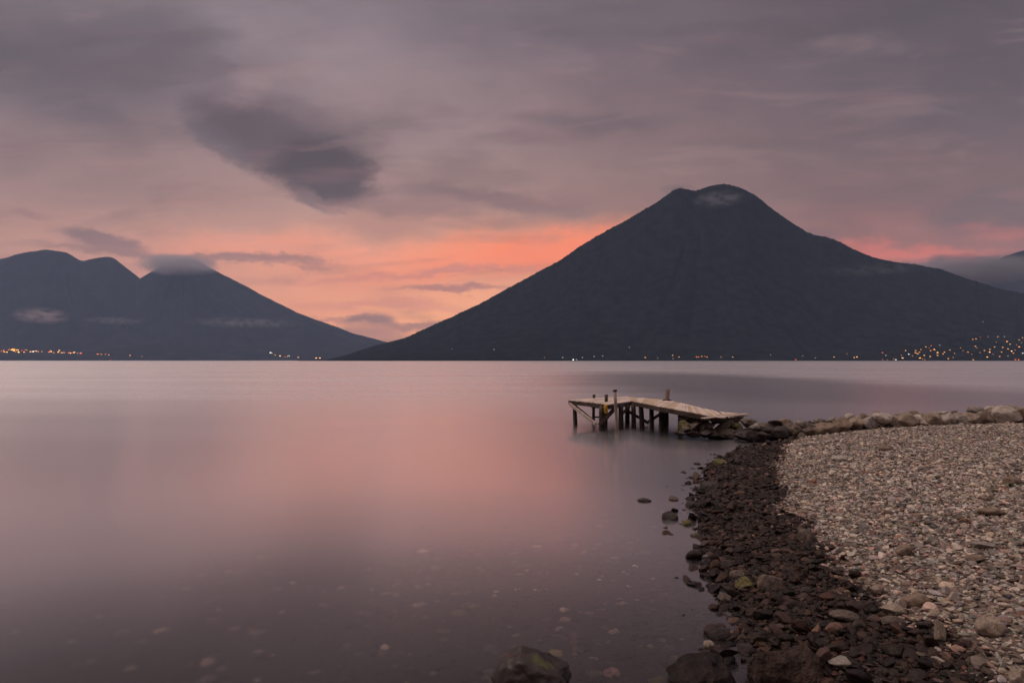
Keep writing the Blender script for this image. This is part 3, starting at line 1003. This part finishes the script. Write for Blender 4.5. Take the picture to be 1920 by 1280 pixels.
# larger stones lying on the dry beach
dry = [(1862, 1170, 27, 18, "tan", "big tan block lying on the dry pebbles near the right edge"),
       (1648, 1104, 13, 8, "tan", "light tan stone at the upper edge of the wet band"),
       (1680, 1140, 24, 8, "tan", "flat orange-brown stone in the middle of the wet band"),
       (1693, 1129, 9, 11, "pale", "upright pale stone leaning on the flat orange-brown one"),
       (1718, 1122, 24, 12, "brown", "purplish brown slab behind the upright pale stone"),
       (1585, 1153, 22, 7, "damp", "long flat tan stone on the dark wet pebbles"),
       (1580, 1240, 22, 7, "grey", "long grey stone among wet pebbles near the bottom edge"),
       (1676, 1162, 20, 9, "damp", "smooth grey-brown stone below the flat orange-brown one"),
       (1700, 1030, 15, 12, "brown", "pinkish brown angular slab standing up in the dry pebbles"),
       (1832, 1046, 16, 6, "brown", "dark arched stone in the dry pebbles right of centre"),
       (1660, 838, 13, 6, "brown", "dark brown stone alone on the far dry pebbles"),
       (1575, 858, 14, 6, "pale", "white flat stone near the far end of the beach"),
       (1588, 895, 5, 4, "pale", "small bright white pebble on the dry beach"),
       (1778, 1106, 8, 8, "pale", "pale stone with a lighter spot on the dry pebbles"),
       (1793, 1118, 9, 8, "pale", "rounded pink-white stone touching another pale one"),
       (1900, 900, 16, 8, "brown", "dark flat stone by the right edge halfway up the beach"),
       (1858, 932, 7, 6, "tan", "orange-tinted small stone in the upper dry pebbles"),
       (1915, 1275, 16, 24, "tan", "large rounded stone in the bottom right corner"),
       (1766, 1185, 10, 22, "tan", "upright tan stone by the right end of the wet band"),
       (1860, 958, 20, 7, "brown", "dark slab lying on the beach near a small green plant"),
       (1845, 1020, 18, 5, "grey", "long grey stone above the arched stone")]
for i, (x, y, hw, hh, c, lab) in enumerate(dry):
    z = 0.3
    p = on_level(x, y + hh * 0.6, z)
    for _ in range(8):
        z = float(ground(p.x, p.y)) + 0.03
        p = on_level(x, y + hh * 0.6, z)
    k = p.y / F
    rock(p + Vector((0, 0.03, 0.25 * hh * k)), (hw * k * 1.18, hw * k * 0.85, hh * k * 1.15), c, lab, seed=800 + i, cuts=9, yaw=random.uniform(-0.4, 0.4), lo=0.62)

# two small weeds on the beach
leafm = simple_mat("weed_leaf", (0.05, 0.08, 0.025), (0.10, 0.14, 0.04), 8.0, 0.7, 0.1)
for i, (x, y, s, lab) in enumerate([(1893, 912, 0.11, "small green weed growing in the dry pebbles by the right edge"), (1758, 896, 0.07, "tiny green sprig in the dry pebbles, upper middle of the beach")]):
    p = on_level(x, y, 0.4)
    for _ in range(8):
        p = on_level(x, y, float(ground(p.x, p.y)) + 0.03)
    bm = bmesh.new()
    for k in range(16):
        a0, l = random.uniform(0, 6.28), s * random.uniform(0.5, 1.2)
        d = Vector((math.cos(a0), math.sin(a0), random.uniform(0.2, 0.9))).normalized()
        sd2 = d.cross(Vector((0, 0, 1))).normalized() * l * 0.2
        v0 = [bm.verts.new(q) for q in (Vector((0, 0, 0)), d * l * 0.5 + sd2, d * l + Vector((0, 0, -0.15 * l)), d * l * 0.5 - sd2)]
        bm.faces.new(v0)
    me = bpy.data.meshes.new("weed")
    bm.to_mesh(me)
    bm.free()
    o = link_mesh("weed", me, leafm)
    o.location = p
    tag(o, lab, "plant")

# ------------------------------------------------------------------ jetty
wood_top = simple_mat("weathered_plank", (0.48, 0.37, 0.31), (0.78, 0.65, 0.58), 3.0, 0.8, 0.5, 14.0, stretch=(1, 1, 1), dist=0.01)
wood_tan = simple_mat("tan_plank", (0.36, 0.26, 0.18), (0.66, 0.52, 0.40), 3.0, 0.8, 0.5, 14.0, dist=0.01)
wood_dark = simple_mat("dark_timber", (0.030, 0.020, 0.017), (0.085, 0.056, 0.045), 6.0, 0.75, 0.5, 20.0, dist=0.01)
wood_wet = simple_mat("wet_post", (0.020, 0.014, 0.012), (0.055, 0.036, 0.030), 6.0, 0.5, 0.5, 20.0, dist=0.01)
wood_grey = simple_mat("grey_post", (0.30, 0.23, 0.205), (0.58, 0.47, 0.43), 5.0, 0.85, 0.5, 20.0, stretch=(1, 1, 0.3), dist=0.01)


wood_mid = simple_mat("brown_post", (0.11, 0.08, 0.068), (0.24, 0.18, 0.155), 5.0, 0.85, 0.5, 20.0, stretch=(1, 1, 0.3), dist=0.01)


def beam_bm(bm, a, b_, w, h, roll=0.0, jitter=0.0):
    """a squared timber from a to b"""
    a, b_ = Vector(a), Vector(b_)
    d = (b_ - a)
    L = d.length
    d.normalize()
    up = Vector((0, 0, 1)) if abs(d.z) < 0.95 else Vector((0, 1, 0))
    s = d.cross(up).normalized()
    u2 = s.cross(d).normalized()
    s, u2 = s * math.cos(roll) + u2 * math.sin(roll), u2 * math.cos(roll) - s * math.sin(roll)
    vs = []
    for e, pt in ((0, a), (1, b_)):
        for sx, sz in ((-1, -1), (1, -1), (1, 1), (-1, 1)):
            vs.append(bm.verts.new(pt + s * sx * w / 2 + u2 * sz * h / 2 + Vector((random.uniform(-1, 1), random.uniform(-1, 1), random.uniform(-1, 1))) * jitter))
    fs = [(0, 1, 2, 3), (7, 6, 5, 4), (0, 4, 5, 1), (1, 5, 6, 2), (2, 6, 7, 3), (3, 7, 4, 0)]
    for f in fs:
        bm.faces.new([vs[k] for k in f])


def pole_bm(bm, a, b_, r0, r1, seg=10, rings=7, wob=0.012, seed=0):
    """a slightly crooked round pole"""
    a, b_ = Vector(a), Vector(b_)
    d = (b_ - a).normalized()
    s = d.cross(Vector((0, 1, 0.1))).normalized()
    t = s.cross(d).normalized()
    R = random.Random(seed)
    prev = None
    ph = R.uniform(0, 6)
    for i in range(rings):
        f = i / (rings - 1)
        c = a.lerp(b_, f) + (s * math.sin(ph + f * 3.2) + t * math.cos(ph * 1.7 + f * 2.6)) * wob
        r = r0 * (1 - f) + r1 * f
        ring = []
        for k in range(seg):
            th = 2 * math.pi * k / seg
            rr2 = r * (1 + 0.09 * math.sin(3 * th + ph) + R.uniform(-0.04, 0.04))
            ring.append(bm.verts.new(c + (s * math.cos(th) + t * math.sin(th)) * rr2))
        if prev:
            for k in range(seg):
                f_ = bm.faces.new((prev[k], prev[(k + 1) % seg], ring[(k + 1) % seg], ring[k]))
                f_.smooth = True
        else:
            bm.faces.new(ring[::-1])
        prev = ring
    bm.faces.new(prev)


def finish(bm, name, mat, parent=None, bevel=0.0):
    bmesh.ops.recalc_face_normals(bm, faces=bm.faces)
    me = bpy.data.meshes.new(name)
    bm.to_mesh(me)
    bm.free()
    o = link_mesh(name, me, mat, parent)
    if bevel:
        md = o.modifiers.new("bevel", "BEVEL")
        md.width = bevel
        md.segments = 1
    return o


ZD = 0.93
A = on_level(1067, 749.0, ZD)
B = on_level(1143, 757.5, ZD)
Cc = on_level(1184, 751.5, ZD)
D = on_level(1178, 742.8, ZD)
jroot = bpy.data.objects.new("jetty", None)
COL.objects.link(jroot)
jroot.location = (0, 0, 0)
tag(jroot, "rickety wooden jetty on crooked posts running out from the rock pile", "jetty")
J = jroot

# platform planks: they run from the A-B side to the D-C side
bm = bmesh.new()
n_pl = 15
for i in range(n_pl):
    f0 = (i + 0.04) / n_pl
    f1 = (i + 0.95) / n_pl
    j0, j1 = random.uniform(-0.05, 0.05), random.uniform(-0.05, 0.05)
    dz_ = random.uniform(-0.008, 0.012)
    p0, p1 = A.lerp(B, f0), A.lerp(B, f1)
    q0, q1 = D.lerp(Cc, f0), D.lerp(Cc, f1)
    dirn = (q0 - p0).normalized()
    p0 = p0 - dirn * (0.04 + j0); p1 = p1 - dirn * (0.04 + j0)
    q0 = q0 + dirn * (0.03 + j1); q1 = q1 + dirn * (0.03 + j1)
    vs = [bm.verts.new(p + Vector((0, 0, dz_ + e))) for e in (0.0, -0.035) for p in (p0, p1, q1, q0)]
    for f in ((0, 1, 2, 3), (7, 6, 5, 4), (0, 4, 5, 1), (1, 5, 6, 2), (2, 6, 7, 3), (3, 7, 4, 0)):
        bm.faces.new([vs[k] for k in f])
finish(bm, "platform_deck", wood_top, J, 0.004)

# walkway: near edge and far edge samples from lake to shore
near = [Cc, on_level(1240, 762.5, 0.90), on_level(1290, 772.0, 0.80), on_level(1334, 780.5, 0.70), on_level(1352, 783.5, 0.66), on_level(1392, 779.5, 0.62)]
farE = [D + (Cc - D) * 0.15, on_level(1252, 750.2, 0.90), on_level(1290, 758.5, 0.82), on_level(1322, 766.5, 0.72), on_level(1350, 771.5, 0.66), on_level(1404, 778.0, 0.60)]


def along(pts, t):
    L = [(pts[k + 1] - pts[k]).length for k in range(len(pts) - 1)]
    s = t * sum(L)
    for k, l in enumerate(L):
        if s <= l or k == len(L) - 1:
            return pts[k].lerp(pts[k + 1], min(1, s / l))
        s -= l


bmA, bmB = bmesh.new(), bmesh.new()
n_pl = 46
for i in range(n_pl):
    if i in (37,):
        continue
    f0, f1 = (i + 0.02) / n_pl, (i + 0.975) / n_pl
    tgt = bmA if random.random() < 0.55 else bmB
    p0, p1, q0, q1 = along(near, f0), along(near, f1), along(farE, f0), along(farE, f1)
    dirn = (q0 - p0).normalized()
    e0, e1 = random.uniform(-0.02, 0.035), random.uniform(-0.05, 0.04)
    p0 = p0 - dirn * e0; p1 = p1 - dirn * e0
    q0 = q0 + dirn * e1; q1 = q1 + dirn * e1
    tz = random.uniform(-0.003, 0.005)
    tw = random.uniform(-0.006, 0.006)
    vs = []
    for e in (0.0, -0.034):
        for k, p in enumerate((p0, p1, q1, q0)):
            vs.append(tgt.verts.new(p + Vector((0, 0, 0.012 + tz + e + (tw if k > 1 else 0)))))
    for f in ((0, 1, 2, 3), (7, 6, 5, 4), (0, 4, 5, 1), (1, 5, 6, 2), (2, 6, 7, 3), (3, 7, 4, 0)):
        tgt.faces.new([vs[k] for k in f])
w1o = finish(bmA, "walkway_deck", wood_tan, J, 0.004)
w1o["label"] = "tan planks of the walkway"
w2o = finish(bmB, "walkway_deck", wood_top, J, 0.004)
w2o["label"] = "pale weathered planks of the walkway"
# loose boards at the landward end
for i, (a, b_, w) in enumerate([((1318, 786, 0.64), (1396, 779, 0.63), 0.16), ((1345, 779.5, 0.68), (1402, 777.5, 0.64), 0.14)]):
    bm = bmesh.new()
    beam_bm(bm, on_level(*a[:2], a[2]) + Vector((0, 0, 0.035)), on_level(*b_[:2], b_[2]) + Vector((0, 0, 0.035)), w, 0.03, 0.05 * i)
    finish(bm, "loose_board", wood_top, J, 0.004)

dz0 = Vector((0, 0, -0.10))


def beam(name, a, b_, w, h, mat, roll=0.0):
    bm = bmesh.new()
    beam_bm(bm, a, b_, w, h, roll, 0.004)
    return finish(bm, name, mat, J, 0.006)


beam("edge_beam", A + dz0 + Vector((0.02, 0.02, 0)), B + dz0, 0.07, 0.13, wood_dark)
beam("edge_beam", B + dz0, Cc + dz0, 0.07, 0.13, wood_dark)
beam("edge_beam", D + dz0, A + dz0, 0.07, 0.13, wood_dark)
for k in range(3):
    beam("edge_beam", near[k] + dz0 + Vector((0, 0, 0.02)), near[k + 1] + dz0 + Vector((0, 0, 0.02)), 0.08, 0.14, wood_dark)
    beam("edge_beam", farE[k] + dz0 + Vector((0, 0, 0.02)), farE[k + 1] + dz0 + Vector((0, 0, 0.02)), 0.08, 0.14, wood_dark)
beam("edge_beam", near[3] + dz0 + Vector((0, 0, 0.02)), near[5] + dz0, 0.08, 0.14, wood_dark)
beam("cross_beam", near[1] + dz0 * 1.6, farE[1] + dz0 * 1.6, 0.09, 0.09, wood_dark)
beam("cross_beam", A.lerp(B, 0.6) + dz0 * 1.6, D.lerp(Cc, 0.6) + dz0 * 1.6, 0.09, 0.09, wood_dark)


def post(px, Y, ytop, r, mat, lean=0.0, seed=0, zbot=-0.9, label=None):
    top = at(px, ytop, Y)
    bot = Vector((at(px + lean, 800, Y).x, Y, zbot))
    bm = bmesh.new()
    pole_bm(bm, bot, top, r * 1.08, r, seed=seed)
    o = finish(bm, "post", mat, J)
    if label:
        o["label"] = label
    return o


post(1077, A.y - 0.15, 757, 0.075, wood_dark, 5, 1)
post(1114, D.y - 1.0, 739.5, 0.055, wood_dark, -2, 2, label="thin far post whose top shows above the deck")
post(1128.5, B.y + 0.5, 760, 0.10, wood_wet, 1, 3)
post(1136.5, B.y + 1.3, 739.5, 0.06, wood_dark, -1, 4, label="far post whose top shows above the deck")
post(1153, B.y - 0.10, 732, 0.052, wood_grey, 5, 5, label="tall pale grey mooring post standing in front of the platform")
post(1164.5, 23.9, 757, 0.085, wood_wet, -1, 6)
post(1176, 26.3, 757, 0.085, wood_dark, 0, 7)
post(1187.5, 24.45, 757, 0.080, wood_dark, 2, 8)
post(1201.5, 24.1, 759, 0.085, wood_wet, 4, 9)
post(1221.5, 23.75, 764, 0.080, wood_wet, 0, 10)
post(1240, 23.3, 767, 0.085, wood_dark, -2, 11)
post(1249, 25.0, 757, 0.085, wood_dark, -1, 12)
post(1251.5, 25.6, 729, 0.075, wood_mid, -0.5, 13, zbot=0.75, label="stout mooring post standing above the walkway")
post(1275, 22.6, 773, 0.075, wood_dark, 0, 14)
# cap and collar of the mooring posts
bm = bmesh.new()
t_ = at(1153, 732, B.y - 0.10)
pole_bm(bm, t_ + Vector((0, 0, -0.03)), t_ + Vector((0, 0, 0.03)), 0.072, 0.068, rings=2, wob=0)
finish(bm, "post_cap", wood_dark, J)
beam("cleat", at(1242, 750, 25.45), at(1259, 750.5, 25.45), 0.06, 0.05, wood_dark)


def brace(a, b_, Ya, Yb, w=0.11, mat=wood_dark):
    return beam("brace", at(a[0], a[1], Ya), at(b_[0], b_[1], Yb), 0.045, w, mat)


brace((1068, 757), (1117, 795), A.y - 0.2, B.y + 0.30, 0.13, wood_grey)
brace((1074, 757), (1112, 788), A.y + 0.1, B.y + 1.5, 0.10)
brace((1124, 797), (1155, 763), B.y + 0.35, B.y - 0.02, 0.13)
brace((1162, 780), (1181, 761), 24.0, 24.4, 0.10)
brace((1173, 768), (1216, 793), 24.55, 25.2, 0.10, wood_wet)
brace((1216, 790), (1240, 775), 23.9, 23.5, 0.10, wood_wet)
brace((1126, 785), (1138, 770), B.y + 0.7, B.y + 1.1, 0.08)
# two rungs tying the far posts: a boarding ladder
for y in (763.5, 781.5):
    beam("ladder_rung", at(1110, y, D.y - 1.15), at(1130, y, D.y - 1.15), 0.05, 0.06, wood_dark)

# yellow rope bundle hanging on the platform edge
ym = simple_mat("yellow_rope", (0.55, 0.29, 0.02), (0.85, 0.50, 0.04), 20.0, 0.6, 0.4, 40.0)
bm = bmesh.new()
c0 = at(1136, 758, B.y + 0.10)
for k in range(9):
    ph = k * 0.7
    w_, l_ = 0.035 + 0.02 * math.sin(k * 2.1), 0.25 + 0.05 * math.cos(k * 1.7)
    pts = []
    for j in range(19):
        th = 2 * math.pi * j / 18
        pts.append(c0 + Vector((w_ * math.sin(th) * math.cos(ph) + 0.02 * math.sin(k), w_ * math.sin(th) * math.sin(ph) - 0.06, -l_ / 2 * (1 - math.cos(th)))))
    for j in range(18):
        pole_bm(bm, pts[j], pts[j + 1] + (pts[j + 1] - pts[j]) * 0.1, 0.013, 0.013, seg=6, rings=2, wob=0)
ro = finish(bm, "rope_bundle", ym)
tag(ro, "bright yellow rope bundle hanging from the platform edge of the jetty", "rope")

# ------------------------------------------------------------------ houses with lit windows round the lake
hw_ = simple_mat("house_wall", (0.10, 0.09, 0.08), (0.20, 0.18, 0.16), 0.5, 0.9, 0.1)
hr_ = simple_mat("house_roof", (0.05, 0.035, 0.03), (0.10, 0.07, 0.06), 0.8, 0.9, 0.1)


def lit(name, rgb, s):
    m = bpy.data.materials.new(name)
    m.use_nodes = True
    b = m.node_tree.nodes["Principled BSDF"]
    b.inputs["Base Color"].default_value = (0.1, 0.1, 0.1, 1)
    b.inputs["Emission Color"].default_value = tuple(rgb) + (1,)
    b.inputs["Emission Strength"].default_value = s
    m.cycles.emission_sampling = "NONE"
    return m


def house_mesh(litm, wide=9.0, deep=7.0, tall=5.0, panes=2):
    me = bpy.data.meshes.new("house")
    bm = bmesh.new()
    w, d = wide / 2, deep / 2
    b0 = [bm.verts.new(p) for p in ((-w, -d, -3), (w, -d, -3), (w, d, -3), (-w, d, -3), (-w, -d, tall), (w, -d, tall), (w, d, tall), (-w, d, tall))]
    for f in ((0, 1, 5, 4), (1, 2, 6, 5), (2, 3, 7, 6), (3, 0, 4, 7)):
        bm.faces.new([b0[k] for k in f]).material_index = 0
    e = 0.6
    r0 = [bm.verts.new(p) for p in ((-w - e, -d - e, tall - 0.2), (w + e, -d - e, tall - 0.2), (w + e, d + e, tall - 0.2), (-w - e, d + e, tall - 0.2), (-w - e, 0, tall + 2), (w + e, 0, tall + 2))]
    for f in ((0, 1, 5, 4), (2, 3, 4, 5), (0, 4, 3), (1, 2, 5)):
        bm.faces.new([r0[k] for k in f]).material_index = 1
    for k in range(panes):
        cx = -w + wide * (k + 0.5) / panes
        ww = wide / panes * 0.33
        q = [bm.verts.new(p) for p in ((cx - ww, -d - 0.05, tall * 0.25), (cx + ww, -d - 0.05, tall * 0.25), (cx + ww, -d - 0.05, tall * 0.8), (cx - ww, -d - 0.05, tall * 0.8))]
        bm.faces.new(q).material_index = 2
    bm.to_mesh(me)
    bm.free()
    for m in (hw_, hr_, litm):
        me.materials.append(m)
    return me


ORANGE, WARM, RED, COOL = (1.0, 0.34, 0.05), (1.0, 0.46, 0.14), (1.0, 0.16, 0.06), (0.85, 0.95, 0.85)


def houses(mount, pts, wide, strength, text, group, mixw):
    protos = {}
    for nm, c in (("orange", ORANGE), ("warm white", WARM), ("red", RED), ("cool white", COOL)):
        protos[nm] = [house_mesh(lit("lit_window_" + nm.replace(" ", "_"), c, strength * k), wide=wide * w, deep=wide * 0.7, tall=wide * 0.5)
                      for k, w in ((0.45, 0.8), (1.0, 1.0), (2.2, 1.1))]
    order_ = sorted(range(len(pts)), key=lambda q: (pts[q][0], pts[q][1]))
    rank_ = {q: r for r, q in enumerate(order_)}
    for i_, p in enumerate(pts):
        if len(p) == 4:
            nm, k = p[2], p[3]
        else:
            nm = random.choices(["orange", "warm white", "red", "cool white"], mixw)[0]
            k = random.choices([0, 1, 2], [4, 4, 1])[0]
        g_ = mount.anchor(p[0], p[1] + 0.6)
        o = bpy.data.objects.new("house", protos[nm][k])
        COL.objects.link(o)
        o.location = g_
        o.rotation_euler = (0, 0, -math.atan2(g_.x, g_.y) + random.uniform(-0.3, 0.3))
        lab = text % (["faint", "clear", "bright"][k] + " " + nm)
        if len(pts) > 1:
            r_ = rank_[i_]
            fl, k_ = ("left", r_ + 1) if r_ < len(pts) / 2 else ("right", len(pts) - r_)
            sfx = "th" if 10 <= k_ % 100 <= 20 else {1: "st", 2: "nd", 3: "rd"}.get(k_ % 10, "th")
            lab += ", %d%s from its %s end" % (k_, sfx, fl)
        tag(o, lab, "house", group)


houses(lowhill, [(3, 658), (7, 657), (8, 660), (13, 660), (16, 656), (18, 655), (22, 656, "orange", 2), (24, 654, "orange", 1), (26, 657, "orange", 2), (27, 655, "orange", 1), (29, 659), (31, 656, "orange", 1),
                 (34, 656, "warm white", 1), (35, 660), (41, 657), (45, 660), (47, 656), (50, 656), (57, 659), (62, 659), (65, 658), (68, 658, "warm white", 1), (72, 659), (78, 659), (92, 660, "red", 1), (94, 657),
                 (96, 659, "warm white", 1), (101, 661), (109, 660, "warm white", 1), (111, 657), (116, 661, "warm white", 1), (120, 661), (129, 661, "red", 1), (132, 662, "warm white", 1), (138, 661), (140, 660), (145, 662), (151, 662),
                 (183, 664, "red", 1), (190, 664), (198, 664), (204, 665)], 18.0, 7.0, "%s lit house in the far left town", "lit houses of the far left town", [5, 3, 3, 1])
houses(lowhill, [(244, 666, "warm white", 1)], 15, 5.0, "%s house light alone, left of the last one on the far left shore", "lone lit houses on the left shore", [1, 1, 1, 1])
houses(lowhill, [(266, 668, "warm white", 0)], 15, 5.0, "%s house light alone, rightmost of the far left shore", "lone lit houses on the left shore", [1, 1, 1, 1])
houses(lowhill, [(207, 675, "red", 0)], 15, 5.0, "%s lit hut at the waterline under the far left town", "lone lit houses on the left shore", [1, 1, 1, 1])
houses(cone, [(485, 667, "warm white", 0), (507, 661), (510, 662), (516, 665, "warm white", 0), (520, 669), (525, 667, "warm white", 1), (526, 670), (534, 669, "warm white", 0), (539, 668), (540, 670, "warm white", 1), (542, 667), (547, 671),
              (549, 671, "warm white", 0), (551, 671), (559, 670, "warm white", 1), (562, 671, "red", 1), (593, 671, "warm white", 1), (600, 671), (608, 671), (547, 675), (553, 675, "warm white", 1), (559, 676, "warm white", 2), (562, 676, "warm white", 2),
              (593, 676, "red", 2)], 20.0, 9.0, "%s lit house below the cone volcano", "lit houses below the cone volcano", [3, 5, 1, 1])
houses(big, [(848, 654, "cool white", 0), (926, 655, "cool white", 0), (1021, 670, "orange", 0), (1055, 670, "cool white", 0), (1075, 674.5, "cool white", 2), (1081, 674, "cool white", 0), (1092, 670, "cool white", 0),
             (1114, 668, "cool white", 0), (1130, 667, "cool white", 0), (1180, 651, "cool white", 0), (1210, 670, "warm white", 1), (1233, 671, "warm white", 0), (1261, 666, "warm white", 1), (1262, 672, "warm white", 0),
             (1273, 669, "warm white", 1), (1306, 669, "orange", 1), (1310, 669, "red", 1), (1316, 668, "warm white", 1), (1322, 668, "warm white", 0), (1326, 669, "orange", 1), (1352, 669, "orange", 0), (1374, 669, "warm white", 1),
             (1445, 665, "cool white", 0), (1492, 675, "red", 1), (1505, 667, "cool white", 0), (1529, 671, "cool white", 0), (1564, 669, "warm white", 1), (1588, 663, "orange", 0)],
       6.5, 4.0, "%s lit house below the large volcano", "lit houses along the shore of the large volcano", [1, 1, 1, 1])
houses(big, [(1602, 670, "warm white", 1), (1607, 669, "orange", 2), (1655, 661, "red", 1), (1661, 666, "cool white", 0), (1655, 675), (1664, 674), (1676, 673), (1680, 675), (1692, 671, "warm white", 2), (1698, 657, "warm white", 1), (1717, 657, "warm white", 1), (1716, 661, "warm white", 1),
             (1719, 662, "warm white", 1), (1721, 663, "warm white", 1), (1727, 655, "orange", 1), (1725, 671, "orange", 2), (1730, 673), (1734, 675), (1736, 650), (1742, 652, "red", 0), (1746, 648, "red", 1), (1745, 657, "orange", 1), (1744, 668, "warm white", 1),
             (1762, 647, "cool white", 0), (1758, 661), (1758, 666), (1768, 663), (1778, 672), (1787, 670, "orange", 0), (1781, 656, "orange", 1), (1801, 652), (1806, 657, "orange", 0), (1824, 636, "orange", 1), (1830, 635), (1838, 632, "red", 0),
             (1829, 649, "warm white", 1), (1832, 652, "orange", 0), (1852, 631), (1843, 603, "cool white", 0), (1865, 650, "warm white", 1), (1856, 655), (1856, 660), (1851, 669, "orange", 2), (1874, 668), (1871, 631, "warm white", 1), (1878, 660),
             (1883, 631, "cool white", 0), (1890, 654), (1894, 645, "warm white", 1), (1897, 658), (1903, 656), (1911, 637, "warm white", 1), (1911, 650, "orange", 2), (1917, 633, "warm white", 1), (1904, 675, "red", 1), (1910, 675, "red", 1), (1890, 667),
             (1825, 675), (1690, 666), (1704, 664), (1711, 667), (1724, 660), (1733, 666), (1752, 655), (1771, 660), (1790, 662), (1815, 660), (1822, 664), (1838, 661), (1846, 657), (1862, 664), (1880, 651), (1888, 640), (1900, 662), (1906, 646), (1915, 642), (1918, 662), (1868, 641)], 6.5, 4.0, "%s lit house in the right shore town", "lit houses of the right shore town", [4, 5, 1, 1])


# ------------------------------------------------------------------ clouds clinging to the mountains
def cloud(px, py, Y, rx, ry, rd, dens, label, seed, col=(0.45, 0.44, 0.48), nscale=2.2, thr=0.42):
    c = at(px, py, Y)
    bm = bmesh.new()
    bmesh.ops.create_icosphere(bm, subdivisions=3, radius=1.0)
    me = bpy.data.meshes.new("cloud")
    bm.to_mesh(me)
    bm.free()
    m = bpy.data.materials.new("cloud_vapour")
    m.use_nodes = True
    nt = m.node_tree
    nt.nodes.clear()
    out = nt.nodes.new("ShaderNodeOutputMaterial")
    pv = nt.nodes.new("ShaderNodeVolumePrincipled")
    pv.inputs["Color"].default_value = tuple(col) + (1,)
    tcn = nt.nodes.new("ShaderNodeTexCoord")
    ln = nt.nodes.new("ShaderNodeVectorMath")
    ln.operation = "LENGTH"
    nt.links.new(tcn.outputs["Object"], ln.inputs[0])
    fall = nt.nodes.new("ShaderNodeMapRange")
    fall.interpolation_type = "SMOOTHSTEP"
    fall.inputs[1].default_value, fall.inputs[2].default_value = 0.15, 0.98
    fall.inputs[3].default_value, fall.inputs[4].default_value = 1.0, 0.0
    nt.links.new(ln.outputs["Value"], fall.inputs[0])
    mp = nt.nodes.new("ShaderNodeMapping")
    mp.inputs["Location"].default_value = (seed * 3.1, seed * 1.7, seed)
    mp.inputs["Scale"].default_value = (rx / ry * 0.45, 1, 1)
    nt.links.new(tcn.outputs["Object"], mp.inputs[0])
    nz = nt.nodes.new("ShaderNodeTexNoise")
    nz.inputs["Scale"].default_value = nscale
    nz.inputs["Detail"].default_value = 4
    nt.links.new(mp.outputs[0], nz.inputs["Vector"])
    r2 = nt.nodes.new("ShaderNodeMapRange")
    r2.inputs[1].default_value, r2.inputs[2].default_value = thr, thr + 0.22
    nt.links.new(nz.outputs["Fac"], r2.inputs[0])
    mu = nt.nodes.new("ShaderNodeMath")
    mu.operation = "MULTIPLY"
    nt.links.new(fall.outputs[0], mu.inputs[0])
    nt.links.new(r2.outputs[0], mu.inputs[1])
    mu2 = nt.nodes.new("ShaderNodeMath")
    mu2.operation = "MULTIPLY"
    nt.links.new(mu.outputs[0], mu2.inputs[0])
    mu2.inputs[1].default_value = dens
    nt.links.new(mu2.outputs[0], pv.inputs["Density"])
    nt.links.new(pv.outputs[0], out.inputs["Volume"])
    o = link_mesh("cloud", me, m)
    o.location = c
    o.scale = (rx / F * Y, rd, ry / F * Y)
    o.rotation_euler = (0, 0, -math.atan2(c.x, c.y))
    tag(o, label, "cloud", kind="stuff")
    return o


cloud(334, 497, 11900, 84, 24, 700, 0.008, "grey cloud cap sitting on the cone volcano", 1, thr=0.28, col=(0.80, 0.76, 0.80))
cloud(78, 592, 9600, 56, 19, 300, 0.008, "small pinkish cloud in front of the far left volcano", 2, col=(0.75, 0.62, 0.62))
cloud(215, 601, 9700, 70, 10, 250, 0.004, "faint thin cloud streak low on the far left slope", 3)
cloud(460, 605, 9900, 125, 13, 250, 0.0045, "long thin cloud streak low on the cone volcano", 4)
cloud(1350, 373, 4900, 62, 19, 160, 0.0065, "small pale cloud just under the summit of the large volcano", 5)
cloud(1270, 355, 5450, 46, 9, 200, 0.007, "thin cloud wisp on the left shoulder of the large volcano summit", 6, thr=0.36)
cloud(1835, 508, 6600, 150, 30, 500, 0.014, "grey cloud bank between the large volcano and the far right mountain", 7, thr=0.36)
cloud(1640, 505, 4700, 120, 16, 200, 0.0016, "faint haze streak across the right shoulder of the large volcano", 8)

# ------------------------------------------------------------------ haze
bm = bmesh.new()
bmesh.ops.create_cube(bm, size=1.0)
me = bpy.data.meshes.new("haze")
bm.to_mesh(me)
bm.free()
hm = bpy.data.materials.new("evening_haze")
hm.use_nodes = True
nt = hm.node_tree
nt.nodes.clear()
out = nt.nodes.new("ShaderNodeOutputMaterial")
pv = nt.nodes.new("ShaderNodeVolumePrincipled")
pv.inputs["Color"].default_value = (0.50, 0.66, 1.0, 1)
pv.inputs["Density"].default_value = 3.2e-5
nt.links.new(pv.outputs[0], out.inputs["Volume"])
ho = link_mesh("haze", me, hm)
zlo, zhi = -8.5 - 6, 2500.0
ho.scale = (54000, 22600, zhi - zlo)
ho.location = (0, 10300, (zhi + zlo) / 2)
tag(ho, "thin blue evening haze over the lake", "haze", kind="stuff")
